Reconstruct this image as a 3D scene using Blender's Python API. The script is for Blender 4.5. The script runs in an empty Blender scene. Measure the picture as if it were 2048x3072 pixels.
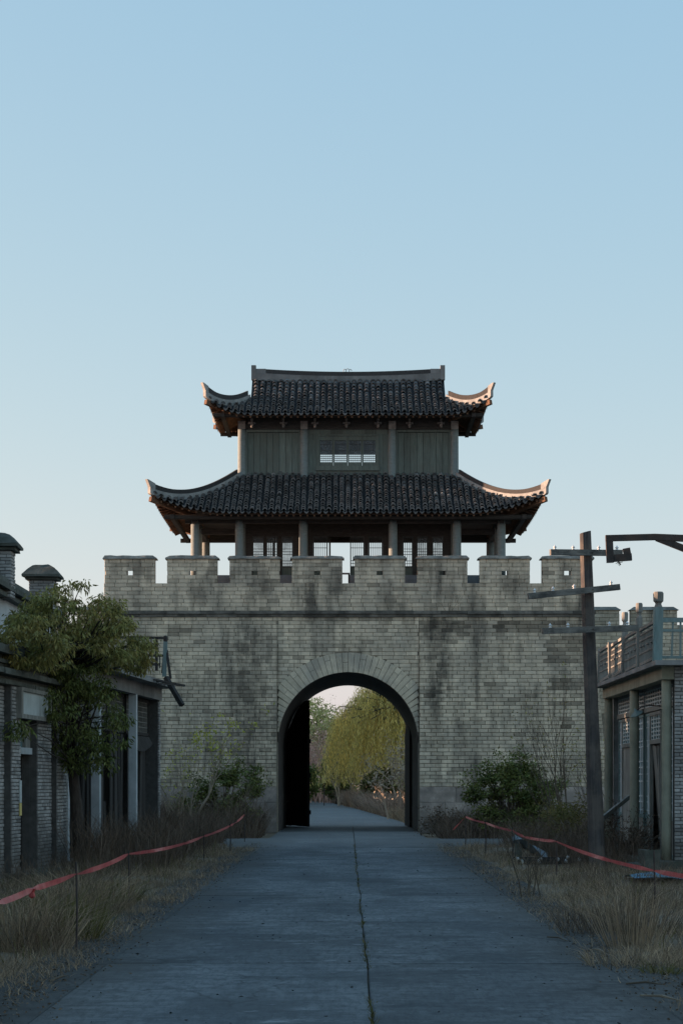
import bpy, math, random
import numpy as np
from mathutils import Vector, Matrix, noise as mnoise

R = math.radians
random.seed(7)
rng = np.random.default_rng(7)
scene = bpy.context.scene
col = scene.collection

# ------------------------------------------------------------------ camera, sky, sun, exposure
FPX, CXP, HZ, EYE = 6000.0, 1044.0, 2350.0, 1.7      # focal length / principal point in photo pixels
cam_d = bpy.data.cameras.new('camera'); cam = bpy.data.objects.new('camera', cam_d); col.objects.link(cam)
cam.location = (0, 0, EYE); cam.rotation_euler = (R(90), 0, 0)
cam_d.sensor_fit = 'VERTICAL'; cam_d.sensor_height = 36.0; cam_d.lens = FPX / 3072 * 36
cam_d.shift_x = -(CXP - 1024) / 3072; cam_d.shift_y = (HZ - 1536) / 3072
cam_d.clip_end = 6000; cam_d.clip_start = 0.1
scene.camera = cam

SUN_EL, SUN_BACK = 7.0, 6.0        # degrees above the horizon / degrees behind the gate's front plane
to_sun = Vector((-math.cos(R(SUN_BACK)) * math.cos(R(SUN_EL)), math.sin(R(SUN_BACK)) * math.cos(R(SUN_EL)), math.sin(R(SUN_EL))))
world = bpy.data.worlds.new('World'); scene.world = world; world.use_nodes = True
wn = world.node_tree.nodes; wl = world.node_tree.links
bg = wn['Background']
sky = wn.new('ShaderNodeTexSky'); sky.sky_type = 'NISHITA'; sky.sun_disc = False
sky.sun_elevation = R(SUN_EL); sky.sun_rotation = R(-(90 - SUN_BACK))
sky.altitude = 0; sky.air_density = 1.0; sky.dust_density = 1.0; sky.ozone_density = 2.0
# the whole sky's contrast is softened, each channel with its own exponent
sepc = wn.new('ShaderNodeSeparateColor'); cmb = wn.new('ShaderNodeCombineColor'); wl.new(sky.outputs[0], sepc.inputs[0])
for ch, (ex, k) in enumerate(((.69, 1.10), (.417, 1.25), (.150, 1.62))):
    pw = wn.new('ShaderNodeMath'); pw.operation = 'POWER'; wl.new(sepc.outputs[ch], pw.inputs[0]); pw.inputs[1].default_value = ex
    mu = wn.new('ShaderNodeMath'); mu.operation = 'MULTIPLY'; wl.new(pw.outputs[0], mu.inputs[0]); mu.inputs[1].default_value = k; wl.new(mu.outputs[0], cmb.inputs[ch])
wl.new(cmb.outputs[0], bg.inputs[0]); bg.inputs[1].default_value = 0.15
sun_d = bpy.data.lights.new('sun', 'SUN'); sun = bpy.data.objects.new('sun', sun_d); col.objects.link(sun)
sun_d.energy = 5.0; sun_d.angle = R(0.5); sun_d.color = (1.0, 0.62, 0.42)
sun.rotation_euler = to_sun.to_track_quat('Z', 'Y').to_euler()
vs = scene.view_settings
vs.view_transform = 'Standard'; vs.look = 'None'; vs.gamma = 1; vs.exposure = 1.45; vs.use_curve_mapping = False

# ------------------------------------------------------------------ helpers
def wx(px, Y): return (px - CXP) * Y / FPX
def wz(py, Y): return EYE + (HZ - py) * Y / FPX
def P(px, py, Y): return Vector((wx(px, Y), Y, wz(py, Y)))

class MB:
    def __init__(s, M=None):
        s.v = []; s.f = []; s.t = []; s.M = M
    def add(s, vs, fs, t=0.0):
        b = len(s.v)
        s.v.extend([tuple(p) for p in vs])
        s.f.extend([tuple(i + b for i in f) for f in fs]); s.t.extend([t] * len(fs))
        return s
    def hexa(s, p, t=0.0):          # bottom 4 counter-clockwise, top 4
        return s.add(p, [(3, 2, 1, 0), (4, 5, 6, 7), (0, 1, 5, 4), (1, 2, 6, 5), (2, 3, 7, 6), (3, 0, 4, 7)], t)
    def bx(s, x0, x1, y0, y1, z0, z1, t=0.0, j=0.0):
        p = [(x0, y0, z0), (x1, y0, z0), (x1, y1, z0), (x0, y1, z0), (x0, y0, z1), (x1, y0, z1), (x1, y1, z1), (x0, y1, z1)]
        if j:
            p = [tuple(c + random.uniform(-j, j) for c in q) for q in p]
        return s.hexa(p, t)
    def beam(s, a, b, w, h, t=0.0, up=(0, 0, 1), w2=None, h2=None):
        a = Vector(a); b = Vector(b); d = (b - a).normalized(); u = Vector(up)
        if abs(d.dot(u)) > .98: u = Vector((1, 0, 0))
        sx = d.cross(u).normalized(); sz = sx.cross(d).normalized()
        w2 = w if w2 is None else w2; h2 = h if h2 is None else h2
        p = []
        for q, ww, hh in ((a, w, h), (b, w2, h2)):
            for (i, k) in ((-1, -1), (1, -1), (1, 1), (-1, 1)):
                p.append(q + sx * (i * ww / 2) + sz * (k * hh / 2))
        return s.add(p, [(3, 2, 1, 0), (4, 5, 6, 7), (0, 1, 5, 4), (1, 2, 6, 5), (2, 3, 7, 6), (3, 0, 4, 7)], t)
    def tube(s, pts, rads, n=6, t=0.0, cap=True, ph=0.0):
        pts = [Vector(p) for p in pts]
        if not hasattr(rads, '__len__'): rads = [rads] * len(pts)
        vs = []; fs = []; ref = None
        for i, p in enumerate(pts):
            d = (pts[min(i + 1, len(pts) - 1)] - pts[max(i - 1, 0)])
            if d.length < 1e-9: d = Vector((0, 0, 1))
            d.normalize()
            if ref is None:
                ref = Vector((1, 0, 0)) if abs(d.x) < .8 else Vector((0, 1, 0))
            a = (ref - d * ref.dot(d)).normalized(); ref = a; b = d.cross(a)
            for k in range(n):
                an = 2 * math.pi * k / n + ph
                vs.append(p + (a * math.cos(an) + b * math.sin(an)) * rads[i])
        for i in range(len(pts) - 1):
            for k in range(n):
                fs.append((i * n + k, i * n + (k + 1) % n, (i + 1) * n + (k + 1) % n, (i + 1) * n + k))
        if cap:
            fs.append(tuple(range(n - 1, -1, -1))); m = (len(pts) - 1) * n; fs.append(tuple(range(m, m + n)))
        return s.add(vs, fs, t)
    def lathe(s, prof, loc, n=12, t=0.0, axis=None):
        vs = []; fs = []
        M = Matrix.Translation(loc) if axis is None else Matrix.Translation(loc) @ Vector(axis).to_track_quat('Z', 'Y').to_matrix().to_4x4()
        for r, z in prof:
            for k in range(n):
                a = 2 * math.pi * k / n
                vs.append(M @ Vector((r * math.cos(a), r * math.sin(a), z)))
        for i in range(len(prof) - 1):
            for k in range(n):
                fs.append((i * n + k, i * n + (k + 1) % n, (i + 1) * n + (k + 1) % n, (i + 1) * n + k))
        fs.append(tuple(range(n - 1, -1, -1))); m = (len(prof) - 1) * n; fs.append(tuple(range(m, m + n)))
        return s.add(vs, fs, t)
    def grid(s, rows, t=0.0):       # rows of equally many points
        n = len(rows[0]); vs = [p for r in rows for p in r]; fs = []
        for i in range(len(rows) - 1):
            for k in range(n - 1):
                fs.append((i * n + k, i * n + k + 1, (i + 1) * n + k + 1, (i + 1) * n + k))
        return s.add(vs, fs, t)
    def build(s, name, mat, parent=None, smooth=False, **props):
        me = bpy.data.meshes.new(name)
        v = s.v if s.M is None else [tuple(s.M @ Vector(p)) for p in s.v]
        me.from_pydata(v, [], s.f)
        a = me.attributes.new('tint', 'FLOAT', 'FACE'); a.data.foreach_set('value', s.t)
        if smooth: me.polygons.foreach_set('use_smooth', [True] * len(me.polygons))
        me.materials.append(mat); me.update()
        return link(name, me, parent, **props)

def link(name, me, parent=None, **props):
    o = bpy.data.objects.new(name, me); col.objects.link(o)
    if parent is not None:
        o.parent = parent
        if parent.type == 'EMPTY': o.matrix_parent_inverse = Matrix.Translation(parent.location).inverted()
    for k, x in props.items(): o[k] = x
    return o

def thing(name, label, cat, loc=(0, 0, 0), group=None):
    o = bpy.data.objects.new(name, None); col.objects.link(o); o.location = loc; o.empty_display_size = .2
    o['label'] = label; o['category'] = cat
    if group: o['group'] = group
    return o

def np_mesh(name, V, F, mat, parent=None, tint=None, nv=4, **props):
    """V (n,3), F (m,nv) arrays"""
    me = bpy.data.meshes.new(name)
    me.vertices.add(len(V)); me.vertices.foreach_set('co', np.ascontiguousarray(V, dtype=np.float32).ravel())
    me.loops.add(F.size); me.loops.foreach_set('vertex_index', np.ascontiguousarray(F, dtype=np.int32).ravel())
    me.polygons.add(len(F)); me.polygons.foreach_set('loop_start', np.arange(0, F.size, nv, dtype=np.int32))
    if tint is not None:
        a = me.attributes.new('tint', 'FLOAT', 'FACE'); a.data.foreach_set('value', np.ascontiguousarray(tint, dtype=np.float32))
    me.update(calc_edges=True); me.validate()
    me.materials.append(mat)
    return link(name, me, parent, **props)

def unit(a): return a / np.maximum(np.linalg.norm(a, axis=1, keepdims=True), 1e-9)

def leaves(name, C, D, L, Wd, mat, parent=None, tint=None, **props):
    """diamond leaves: base points C, directions D, lengths L, widths Wd"""
    n = len(C); D = unit(D); r = rng.normal(size=(n, 3)); W = unit(np.cross(D, r)); N = np.cross(D, W)
    L = np.broadcast_to(L, n)[:, None]; Wd = np.broadcast_to(Wd, n)[:, None]
    mid = C + D * L * .45
    V = np.stack([C, mid + W * Wd / 2 + N * Wd * .15, C + D * L - N * L * .12, mid - W * Wd / 2 + N * Wd * .15], 1).reshape(-1, 3)
    return np_mesh(name, V, np.arange(4 * n).reshape(n, 4), mat, parent, tint, **props)

def blades(name, C, D, bend, L, Wd, mat, parent=None, tint=None, **props):
    """bent strips (two quads, the last one narrow)"""
    n = len(C); D = unit(D); bend = unit(bend); L = np.broadcast_to(L, n)[:, None]; Wd = np.broadcast_to(Wd, n)[:, None]
    a = rng.uniform(0, np.pi, n); W = np.stack([np.cos(a), np.sin(a), np.zeros(n)], 1)
    m = C + D * L * .55; e = C + D * L * .9 + bend * L * .3
    V = np.stack([C - W * Wd / 2, C + W * Wd / 2, m - W * Wd * .4, m + W * Wd * .4, e - W * Wd * .1, e + W * Wd * .1], 1).reshape(-1, 3)
    b = (np.arange(n) * 6)[:, None]
    F = np.concatenate([b + np.array([[0, 1, 3, 2]]), b + np.array([[2, 3, 5, 4]])], 1).reshape(-1, 4)
    return np_mesh(name, V, F, mat, parent, None if tint is None else np.repeat(tint, 2), **props)

# ------------------------------------------------------------------ materials
class NT:
    def __init__(s, m): s.n = m.node_tree.nodes; s.l = m.node_tree.links
    def new(s, t, **kw):
        q = s.n.new(t)
        for k, x in kw.items(): setattr(q, k, x)
        return q
    def set(s, sock, x):
        if hasattr(x, 'is_output'): s.l.new(x, sock)
        else: sock.default_value = x
    def math(s, op, a, b=0.0, clamp=False):
        q = s.new('ShaderNodeMath', operation=op, use_clamp=clamp); s.set(q.inputs[0], a); s.set(q.inputs[1], b); return q.outputs[0]
    def mix(s, f, a, b, mode='MIX'):
        q = s.new('ShaderNodeMix', data_type='RGBA', blend_type=mode)
        s.set(q.inputs[0], f); s.set(q.inputs[6], a); s.set(q.inputs[7], b); return q.outputs[2]
    def noise(s, vec, scale, detail=4, rough=.55):
        q = s.new('ShaderNodeTexNoise'); s.set(q.inputs['Vector'], vec); q.inputs['Scale'].default_value = scale
        q.inputs['Detail'].default_value = detail; q.inputs['Roughness'].default_value = rough; return q.outputs[0]
    def ramp(s, f, a, b, ca=0.0, cb=1.0):
        q = s.new('ShaderNodeMapRange', clamp=True); s.set(q.inputs[0], f)
        q.inputs[1].default_value = a; q.inputs[2].default_value = b; q.inputs[3].default_value = ca; q.inputs[4].default_value = cb
        return q.outputs[0]
    def scaled(s, vec, v):
        q = s.new('ShaderNodeVectorMath', operation='MULTIPLY'); s.set(q.inputs[0], vec); q.inputs[1].default_value = v; return q.outputs[0]

MATS = {}
def c4(c): return (c[0], c[1], c[2], 1)
def mk(name, colr, rough=.85, var=.35, scale=4.0, alt=None, altamt=.5, altscale=1.3, grain=(1, 1, 1), bump=.35, bscale=None, island=.2,
       spec=.25, metal=0.0, streak=0.0, streak_col=(.045, .045, .042), blobs=(), low=None, trans=0.0, tintamt=1.0, fine=0.0):
    m = bpy.data.materials.new(name); m.use_nodes = True; t = NT(m)
    b = t.n['Principled BSDF']
    geo = t.new('ShaderNodeNewGeometry'); pos = geo.outputs['Position']
    gp = t.scaled(pos, grain)
    n1 = t.noise(gp, scale, 6, .6)
    oi = t.new('ShaderNodeObjectInfo')
    rr = t.math('FRACT', t.math('ADD', geo.outputs['Random Per Island'], oi.outputs['Random']))
    c = t.mix(t.ramp(n1, .25, .75), c4([x * (1 - var) for x in colr]), c4([min(1, x * (1 + var)) for x in colr]))
    if alt is not None:
        n2 = t.noise(t.scaled(pos, (1, 1, 1)), altscale, 5, .6)
        c = t.mix(t.math('MULTIPLY', t.ramp(n2, .42, .62), altamt), c, c4(alt))
    if streak:
        n3 = t.noise(t.scaled(pos, (2.6, 2.6, .22)), 1.0, 5, .65); n4 = t.noise(pos, .55, 4, .6)
        k = t.math('MULTIPLY', t.ramp(t.math('ADD', n3, t.math('MULTIPLY', t.math('SUBTRACT', rr, .5), .05)), .44, .66), t.ramp(n4, .34, .6))
        c = t.mix(t.math('MULTIPLY', k, streak), c, c4(streak_col))
    if blobs:
        sep = t.new('ShaderNodeSeparateXYZ'); t.l.new(pos, sep.inputs[0])
        nz = t.noise(pos, 2.2, 6, .7); nz2 = t.noise(t.scaled(pos, (3.2, 1, .5)), 1.5, 5, .7)
        for (bx_, bz_, rx, rz, amt) in blobs:
            dx = t.math('DIVIDE', t.math('SUBTRACT', sep.outputs[0], bx_), rx)
            dz = t.math('DIVIDE', t.math('SUBTRACT', sep.outputs[2], bz_), rz)
            d = t.math('SQRT', t.math('ADD', t.math('MULTIPLY', dx, dx), t.math('MULTIPLY', dz, dz)))
            d = t.math('ADD', t.math('ADD', d, t.math('MULTIPLY', t.math('SUBTRACT', t.math('ADD', nz, nz2), 1.0), 2.4)), t.math('MULTIPLY', t.math('SUBTRACT', rr, .5), .35))
            c = t.mix(t.ramp(d, .1, 1.3, amt * .95, 0.0), c, c4(streak_col))
    if low is not None:          # splash-back dirt near the ground: (height, colour, amount)
        sep = t.new('ShaderNodeSeparateXYZ'); t.l.new(pos, sep.inputs[0])
        nz = t.noise(pos, 1.6, 5, .65)
        k = t.ramp(t.math('SUBTRACT', sep.outputs[2], t.math('MULTIPLY', nz, low[0])), -.2 * low[0], .6 * low[0], low[2], 0.0)
        c = t.mix(k, c, c4(low[1]))
    if fine:
        nf = t.noise(pos, 45, 3, .7)
        c = t.mix(t.math('MULTIPLY', t.ramp(nf, .35, .65), fine), c, c4([x * .45 for x in colr]))
    at = t.new('ShaderNodeAttribute', attribute_name='tint')
    fac = t.math('ADD', t.math('ADD', 1.0 - island / 2, t.math('MULTIPLY', rr, island)), t.math('MULTIPLY', at.outputs['Fac'], tintamt))
    vm = t.new('ShaderNodeVectorMath', operation='SCALE'); t.l.new(c, vm.inputs[0]); t.l.new(fac, vm.inputs[3])
    t.l.new(vm.outputs[0], b.inputs['Base Color'])
    b.inputs['Roughness'].default_value = rough; b.inputs['Metallic'].default_value = metal
    b.inputs['Specular IOR Level'].default_value = spec
    if bump:
        nb = t.noise(gp, bscale or scale * 3, 6, .65)
        bp = t.new('ShaderNodeBump'); bp.inputs['Strength'].default_value = bump; bp.inputs['Distance'].default_value = .02
        t.l.new(nb, bp.inputs['Height']); t.l.new(bp.outputs[0], b.inputs['Normal'])
    if trans:
        tr = t.new('ShaderNodeBsdfTranslucent'); t.l.new(vm.outputs[0], tr.inputs[0])
        ms = t.new('ShaderNodeMixShader'); ms.inputs[0].default_value = trans
        out = t.n['Material Output']
        t.l.new(b.outputs[0], ms.inputs[1]); t.l.new(tr.outputs[0], ms.inputs[2]); t.l.new(ms.outputs[0], out.inputs[0])
    MATS[name] = m
    return m

WALL_BLOBS = [(3.15, 6.0, .45, 1.5, .85), (3.0, 3.9, .4, 1.5, .6), (-3.5, 4.6, .75, 2.4, .8), (-3.2, 6.6, .9, .7, .6), (-7.9, 5.8, 1.0, 1.6, .55),
              (3.6, 7.05, 1.5, .4, .75), (6.9, 7.0, 1.4, .35, .55), (-3.3, 1.6, 1.0, 1.2, .7), (-1.25, 8.2, .28, .9, .85), (-.35, 8.5, .3, .7, .75), (1.5, 8.0, .5, .6, .55),
              (-2.85, 8.6, .5, .8, .6), (-4.3, 8.9, .5, .5, .5), (-5.1, 8.3, .4, .5, .6), (5.6, 8.6, .35, .6, .6), (7.4, 9.0, .3, .6, .5), (3.0, 9.1, .6, .35, .55), (-7.2, 9.1, .9, .35, .5), (0, 7.45, 3.0, .15, .6), (.4, 6.4, 1.6, .35, .3)]
mk('brick_face', (.69, .595, .45), var=.2, scale=5, alt=(.40, .365, .30), altamt=.65, altscale=.8, island=.22, bump=.5, bscale=30, streak=.75, blobs=WALL_BLOBS, low=(1.8, (.15, .14, .125), .5), fine=.15)
mk('brick_joint', (.25, .222, .175), var=.3, scale=6, bump=.4, streak=.5)
mk('base_stone', (.44, .38, .33), var=.35, scale=5, alt=(.2, .18, .165), altamt=.8, island=.3, bump=.7, bscale=18, low=(1.0, (.09, .08, .07), .6), fine=.3)
mk('arch_stone', (.62, .55, .42), var=.2, scale=5, alt=(.38, .36, .31), altamt=.7, altscale=1.2, island=.2, bump=.45, bscale=25, fine=.2, streak=.3)
mk('wall_cap', (.30, .29, .255), var=.35, scale=6, alt=(.11, .11, .10), altamt=.8, altscale=2, bump=.6, bscale=25, fine=.3)
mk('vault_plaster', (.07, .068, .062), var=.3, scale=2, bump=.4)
mk('door_wood', (.016, .014, .013), var=.4, scale=4, grain=(6, 6, .4), bump=.4)
mk('roof_tile', (.092, .093, .092), var=.4, scale=7, alt=(.145, .143, .137), altamt=.5, altscale=6, island=.8, bump=.4, rough=.75, fine=.3)
mk('roof_bed', (.025, .026, .027), var=.3, scale=8)
mk('ridge_plaster', (0.33, 0.335, 0.32), var=.25, scale=5, alt=(0.18, 0.19, 0.19), altamt=.6, altscale=3, bump=.4)
mk('ridge_tile', (.05, .05, .05), var=.4, scale=20, grain=(3, 3, .3), bump=.5, island=.5)
mk('soffit_wood', (.165, .092, .055), var=.35, scale=3, grain=(4, 1, 4), bump=.3, alt=(.05, .034, .025), altamt=.6)
mk('beam_wood', (.055, .05, .045), var=.4, scale=4, grain=(1, 3, 6), bump=.4)
mk('plank_wood', (.138, .165, .145), var=.35, scale=4, grain=(9, 9, .5), bump=.5, island=.25, alt=(.13, .14, .12), altamt=.6, streak=.4)
mk('column_paint', (.205, .235, .228), var=.22, scale=6, grain=(1, 1, 3), alt=(.18, .225, .23), altamt=.7, altscale=2.5, bump=.35, island=.1)
mk('carved_wood', (.24, .22, .20), var=.4, scale=9, bump=.5)
mk('lattice_wood', (.075, .08, .078), var=.35, scale=8, bump=.3)
mk('plinth_plaster', (.22, .24, .25), var=.2, scale=3, bump=.3)
mk('dark_void', (.012, .012, .012), var=.2)  # near-black backing that paints in the shade inside the shops
mk('column_plaster', (.26, .265, .205), var=.25, scale=3, alt=(.2, .2, .16), altamt=.6, bump=.4, streak=.5)
mk('concrete', (0.2250, 0.2250, 0.2175), var=.22, scale=3, alt=(0.1275, 0.1312, 0.1312), altamt=.6, bump=.4, streak=.4)
mk('white_paint', (0.5, 0.55, 0.57), var=.16, scale=3, alt=(0.3, 0.34, 0.36), altamt=.5, bump=.3, streak=.35)
mk('old_plaster', (0.4650, 0.4950, 0.5100), var=.1, scale=2, alt=(0.3150, 0.3450, 0.3600), altamt=.4, bump=.2, streak=.3)
mk('grey_brick', (.34,.34,.33), var=.25, scale=7, alt=(0.1275, 0.1275, 0.1237), altamt=.6, island=.4, bump=.5, bscale=40, low=(1.0, (.08, .078, .07), .7))
mk('grey_joint', (.085, .085, .082), var=.3, scale=8)
mk('mossy_stone', (0.1, 0.108, 0.095), var=.4, scale=5, alt=(0.045, 0.055, 0.045), altamt=.7, bump=.7, bscale=14)
mk('pale_board', (0.5, 0.56, 0.56), var=.14, scale=4, grain=(4, 4, .6), alt=(0.33, 0.37, 0.37), altamt=.5, streak=.5)
mk('grey_wood', (0.23, 0.23, 0.21), var=.4, scale=3, grain=(5, 5, .5), bump=.5, alt=(0.13, 0.13, 0.12), altamt=.6)
mk('teal_wood', (0.15, 0.225, 0.225), var=.35, scale=4, grain=(4, 4, .6), bump=.4, alt=(0.22, 0.25, 0.235), altamt=.6)
mk('dark_wood', (.04, .038, .036), var=.5, scale=3, grain=(5, 5, .4), bump=.6)
mk('pole_wood', (.062, .058, .058), var=.7, scale=2.5, grain=(9, 9, .45), bump=1.0, bscale=5, alt=(.13, .115, .10), altamt=.7, altscale=2.2)
mk('crossarm_wood', (.17, .165, .15), var=.5, scale=5, grain=(.6, 4, 5), bump=.6, alt=(.045, .045, .045), altamt=.8, altscale=3)
mk('porcelain', (.60, .64, .65), rough=.25, var=.08, bump=0, spec=.5)
mk('rusty_steel', (.045, .04, .038), rough=.6, var=.4, scale=7, alt=(.10, .06, .045), altamt=.5, altscale=4, bump=.3)
mk('tape_red', (.46, .06, .06), rough=.4, var=.25, scale=5, alt=(.55, .2, .18), altamt=.55, altscale=7, bump=.2, trans=.25, spec=.4)
mk('sign_yellow', (.62, .52, .20), var=.1)
mk('glass_teal', (0.13, 0.22, 0.235), rough=.2, var=.2, bump=0, spec=.5)
mk('tarp_blue', (.05, .16, .24), var=.3, rough=.5)
mk('sheet_grey', (.20, .25, .28), var=.25, scale=4, rough=.6, bump=.5)
mk('bark', (.055, .046, .04), var=.5, scale=8, grain=(3, 3, .7), bump=.9)
mk('twig', (0.1, 0.082, 0.06), var=.4, scale=6, bump=0)
mk('twig_pale', (0.22, 0.18, 0.13), var=.4, scale=6, bump=0)
mk('leaf_olive', (0.26, 0.255, 0.08), var=.4, scale=1.6, alt=(0.31, 0.225, 0.07), altamt=.6, altscale=1.8, bump=0, island=.5, rough=.5, trans=.3)
mk('leaf_dark', (0.12, 0.155, 0.045), var=.4, scale=2, alt=(0.19, 0.19, 0.06), altamt=.5, altscale=2, bump=0, island=.6, rough=.5, trans=.25)
mk('leaf_yellow', (0.42, 0.42, 0.08), var=.3, scale=3, bump=0, island=.4, trans=.35)
mk('willow_leaf', (.80, .62, .20), var=.2, scale=.5, alt=(.68, .60, .22), altamt=.7, altscale=.45, bump=0, island=.6, trans=.35)
mk('far_green', (.50, .50, .20), var=.25, scale=.6, alt=(.58, .48, .24), altamt=.5, altscale=.4, bump=0, island=.6, trans=.3)  # far foliage tones lightened to put haze into the colour
mk('far_pink', (.58, .36, .29), var=.3, scale=.8, bump=0, island=.5)
mk('far_twig', (.46, .37, .27), var=.3, scale=.8, bump=0, island=.5)
mk('dry_grass', (0.36, 0.27, 0.175), var=.3, scale=1.2, alt=(0.21, 0.165, 0.12), altamt=.7, altscale=.9, bump=0, island=.6, trans=.3)
mk('dry_brown', (.29,.205,.15), var=.3, scale=1.0, bump=0, island=.6, trans=.3)
mk('grass_green', (0.11, 0.11, 0.035), var=.4, scale=1.5, alt=(0.22, 0.165, 0.07), altamt=.6, altscale=2.5, bump=0, island=.6, trans=.3)
mk('brush', (0.115, 0.085, 0.062), var=.4, scale=2, alt=(0.17, 0.125, 0.09), altamt=.6, altscale=1.5, bump=0, island=.6)
mk('leaf_litter', (0.11, 0.085, 0.06), var=.4, scale=6, bump=0, island=.9)
mk('dark_debris', (.025, .026, .028), var=.3, bump=0, island=.5)

def mat_ground():
    m = mk('soil', (0.19, 0.15, 0.105), var=.35, scale=2.5, alt=(0.26, 0.205, 0.14), altamt=.7, altscale=.8, bump=1.0, bscale=22, fine=.5, island=0)
    return m
mat_ground()
def mat_road():
    m = bpy.data.materials.new('road_concrete'); m.use_nodes = True; t = NT(m); b = t.n['Principled BSDF']
    pos = t.new('ShaderNodeNewGeometry').outputs['Position']
    big = t.noise(t.scaled(pos, (.55, .16, 1)), 1.0, 5, .6); mid = t.noise(t.scaled(pos, (.7, .45, 1)), 1.0, 6, .68)
    brush = t.noise(t.scaled(pos, (1.8, 5.5, 1)), 1.0, 5, .75); fine = t.noise(t.scaled(pos, (14, 3.2, 1)), 1.0, 4, .8)
    c = t.mix(t.ramp(big, .3, .68), c4((.066, .075, .082)), c4((.185, .196, .200)))
    c = t.mix(t.ramp(mid, .50, .60, 0, .62), c, c4((.040, .048, .054)))                 # damp, dirty patches
    wet = t.noise(t.scaled(pos, (.5, .9, 1)), .8, 7, .7)
    c = t.mix(t.ramp(wet, .56, .60, 0, .55), c, c4((.045, .053, .058)))
    c = t.mix(t.ramp(brush, .46, .62, 0, .55), c, c4((.050, .058, .064)))
    c = t.mix(t.ramp(fine, .44, .62, 0, .55), c, c4((.045, .052, .056)))
    pale = t.noise(t.scaled(pos, (.9, 1.4, 1)), 1.6, 6, .75)
    c = t.mix(t.ramp(pale, .60, .68, 0, .6), c, c4((.24, .255, .26)))
    sep = t.new('ShaderNodeSeparateXYZ'); t.l.new(pos, sep.inputs[0])
    edge = t.ramp(t.math('ADD', t.math('ABSOLUTE', sep.outputs[0]), t.math('MULTIPLY', t.math('ADD', big, mid), 1.1)), 2.5, 3.7, 0, .8)
    c = t.mix(edge, c, c4((.052, .047, .040)))
    far = t.ramp(sep.outputs[1], 48, 60, 0, .5); c = t.mix(far, c, c4((.19, .198, .195)))           # paler, newer apron before the gate
    vor = t.new('ShaderNodeTexVoronoi', feature='DISTANCE_TO_EDGE')
    wob = t.new('ShaderNodeVectorMath', operation='ADD'); t.l.new(t.scaled(pos, (1, .55, 1)), wob.inputs[0])
    nz = t.new('ShaderNodeTexNoise'); t.l.new(pos, nz.inputs['Vector']); nz.inputs['Scale'].default_value = 2.5
    t.l.new(t.scaled(nz.outputs[1], (.5, .5, 0)), wob.inputs[1]); t.l.new(wob.outputs[0], vor.inputs['Vector']); vor.inputs['Scale'].default_value = .5
    crack = t.math('MULTIPLY', t.ramp(vor.outputs['Distance'], .0, .010, 1, 0), t.ramp(big, .42, .5))
    c = t.mix(t.math('MULTIPLY', crack, .4), c, c4((.014, .016, .017)))
    oi = t.new('ShaderNodeObjectInfo')
    vm = t.new('ShaderNodeVectorMath', operation='SCALE'); t.l.new(c, vm.inputs[0]); t.l.new(t.ramp(oi.outputs['Random'], 0, 1, .98, 1.30), vm.inputs[3])
    t.l.new(vm.outputs[0], b.inputs['Base Color'])
    t.l.new(t.ramp(mid, .45, .62, .95, .75), b.inputs['Roughness']); b.inputs['Specular IOR Level'].default_value = .12
    bp = t.new('ShaderNodeBump'); bp.inputs['Strength'].default_value = .7; bp.inputs['Distance'].default_value = .012
    h = t.math('ADD', t.math('MULTIPLY', brush, .7), t.math('MULTIPLY', fine, .8)); t.l.new(h, bp.inputs['Height']); t.l.new(bp.outputs[0], b.inputs['Normal'])
    MATS['road_concrete'] = m
mat_road()
def mat_pane():
    m = bpy.data.materials.new('dusty_pane'); m.use_nodes = True; t = NT(m); out = t.n['Material Output']
    tr = t.new('ShaderNodeBsdfTransparent'); d = t.new('ShaderNodeBsdfPrincipled'); d.inputs['Base Color'].default_value = (.30, .33, .35, 1); d.inputs['Roughness'].default_value = .35
    pos = t.new('ShaderNodeNewGeometry').outputs['Position']
    ms = t.new('ShaderNodeMixShader'); t.l.new(t.ramp(t.noise(pos, 3, 4), .3, .7, .15, .4), ms.inputs[0])
    t.l.new(tr.outputs[0], ms.inputs[1]); t.l.new(d.outputs[0], ms.inputs[2]); t.l.new(ms.outputs[0], out.inputs[0])
    MATS['dusty_pane'] = m
mat_pane()
M = MATS
# ------------------------------------------------------------------ ground and road
def road_right(Y):      # right edge of the lane behind the gate, bending left
    return float(np.interp(Y, [0, 85, 107, 136, 170, 192, 230], [2.9, 2.4, 1.55, .35, -1.3, -3.7, -9]))
def ground_z(x, y):
    if y < 5 or y > 66 or abs(x) > 14: return 0.0
    if 53.5 < y: return 0.0
    k = min(1, max(0, (abs(x - .05) - 2.75) / .8))
    return k * (.05 + .07 * mnoise.noise((x * .8, y * .5, 3)) + .04 * mnoise.noise((x * 2.5, y * 2, 9)))
def build_ground():
    xs = sorted(set([-900, -300, -100, -40, -20, -14] + [round(-12 + .5 * i, 2) for i in range(49)] + [14, 20, 40, 100, 300, 900]))
    ys = sorted(set([-60, -20, 0, 5] + [round(8 + .5 * i, 2) for i in range(117)] + [70, 80, 100, 150, 250, 600, 1500, 4000]))
    rows = [[(x, y, ground_z(x, y) - .012) for x in xs] for y in ys]
    MB().grid(rows).build('ground', M['soil'], smooth=True, kind='structure')
build_ground()
road = thing('road', 'weathered grey concrete slab road leading through the arched gate', 'road', (0, 30, 0)); road['kind'] = 'structure'
del road['category']; del road['label']
def joint_x(y): return .17 + .035 * mnoise.noise((0, y * .35, 3)) + .015 * mnoise.noise((0, y * 1.6, 8))
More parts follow.
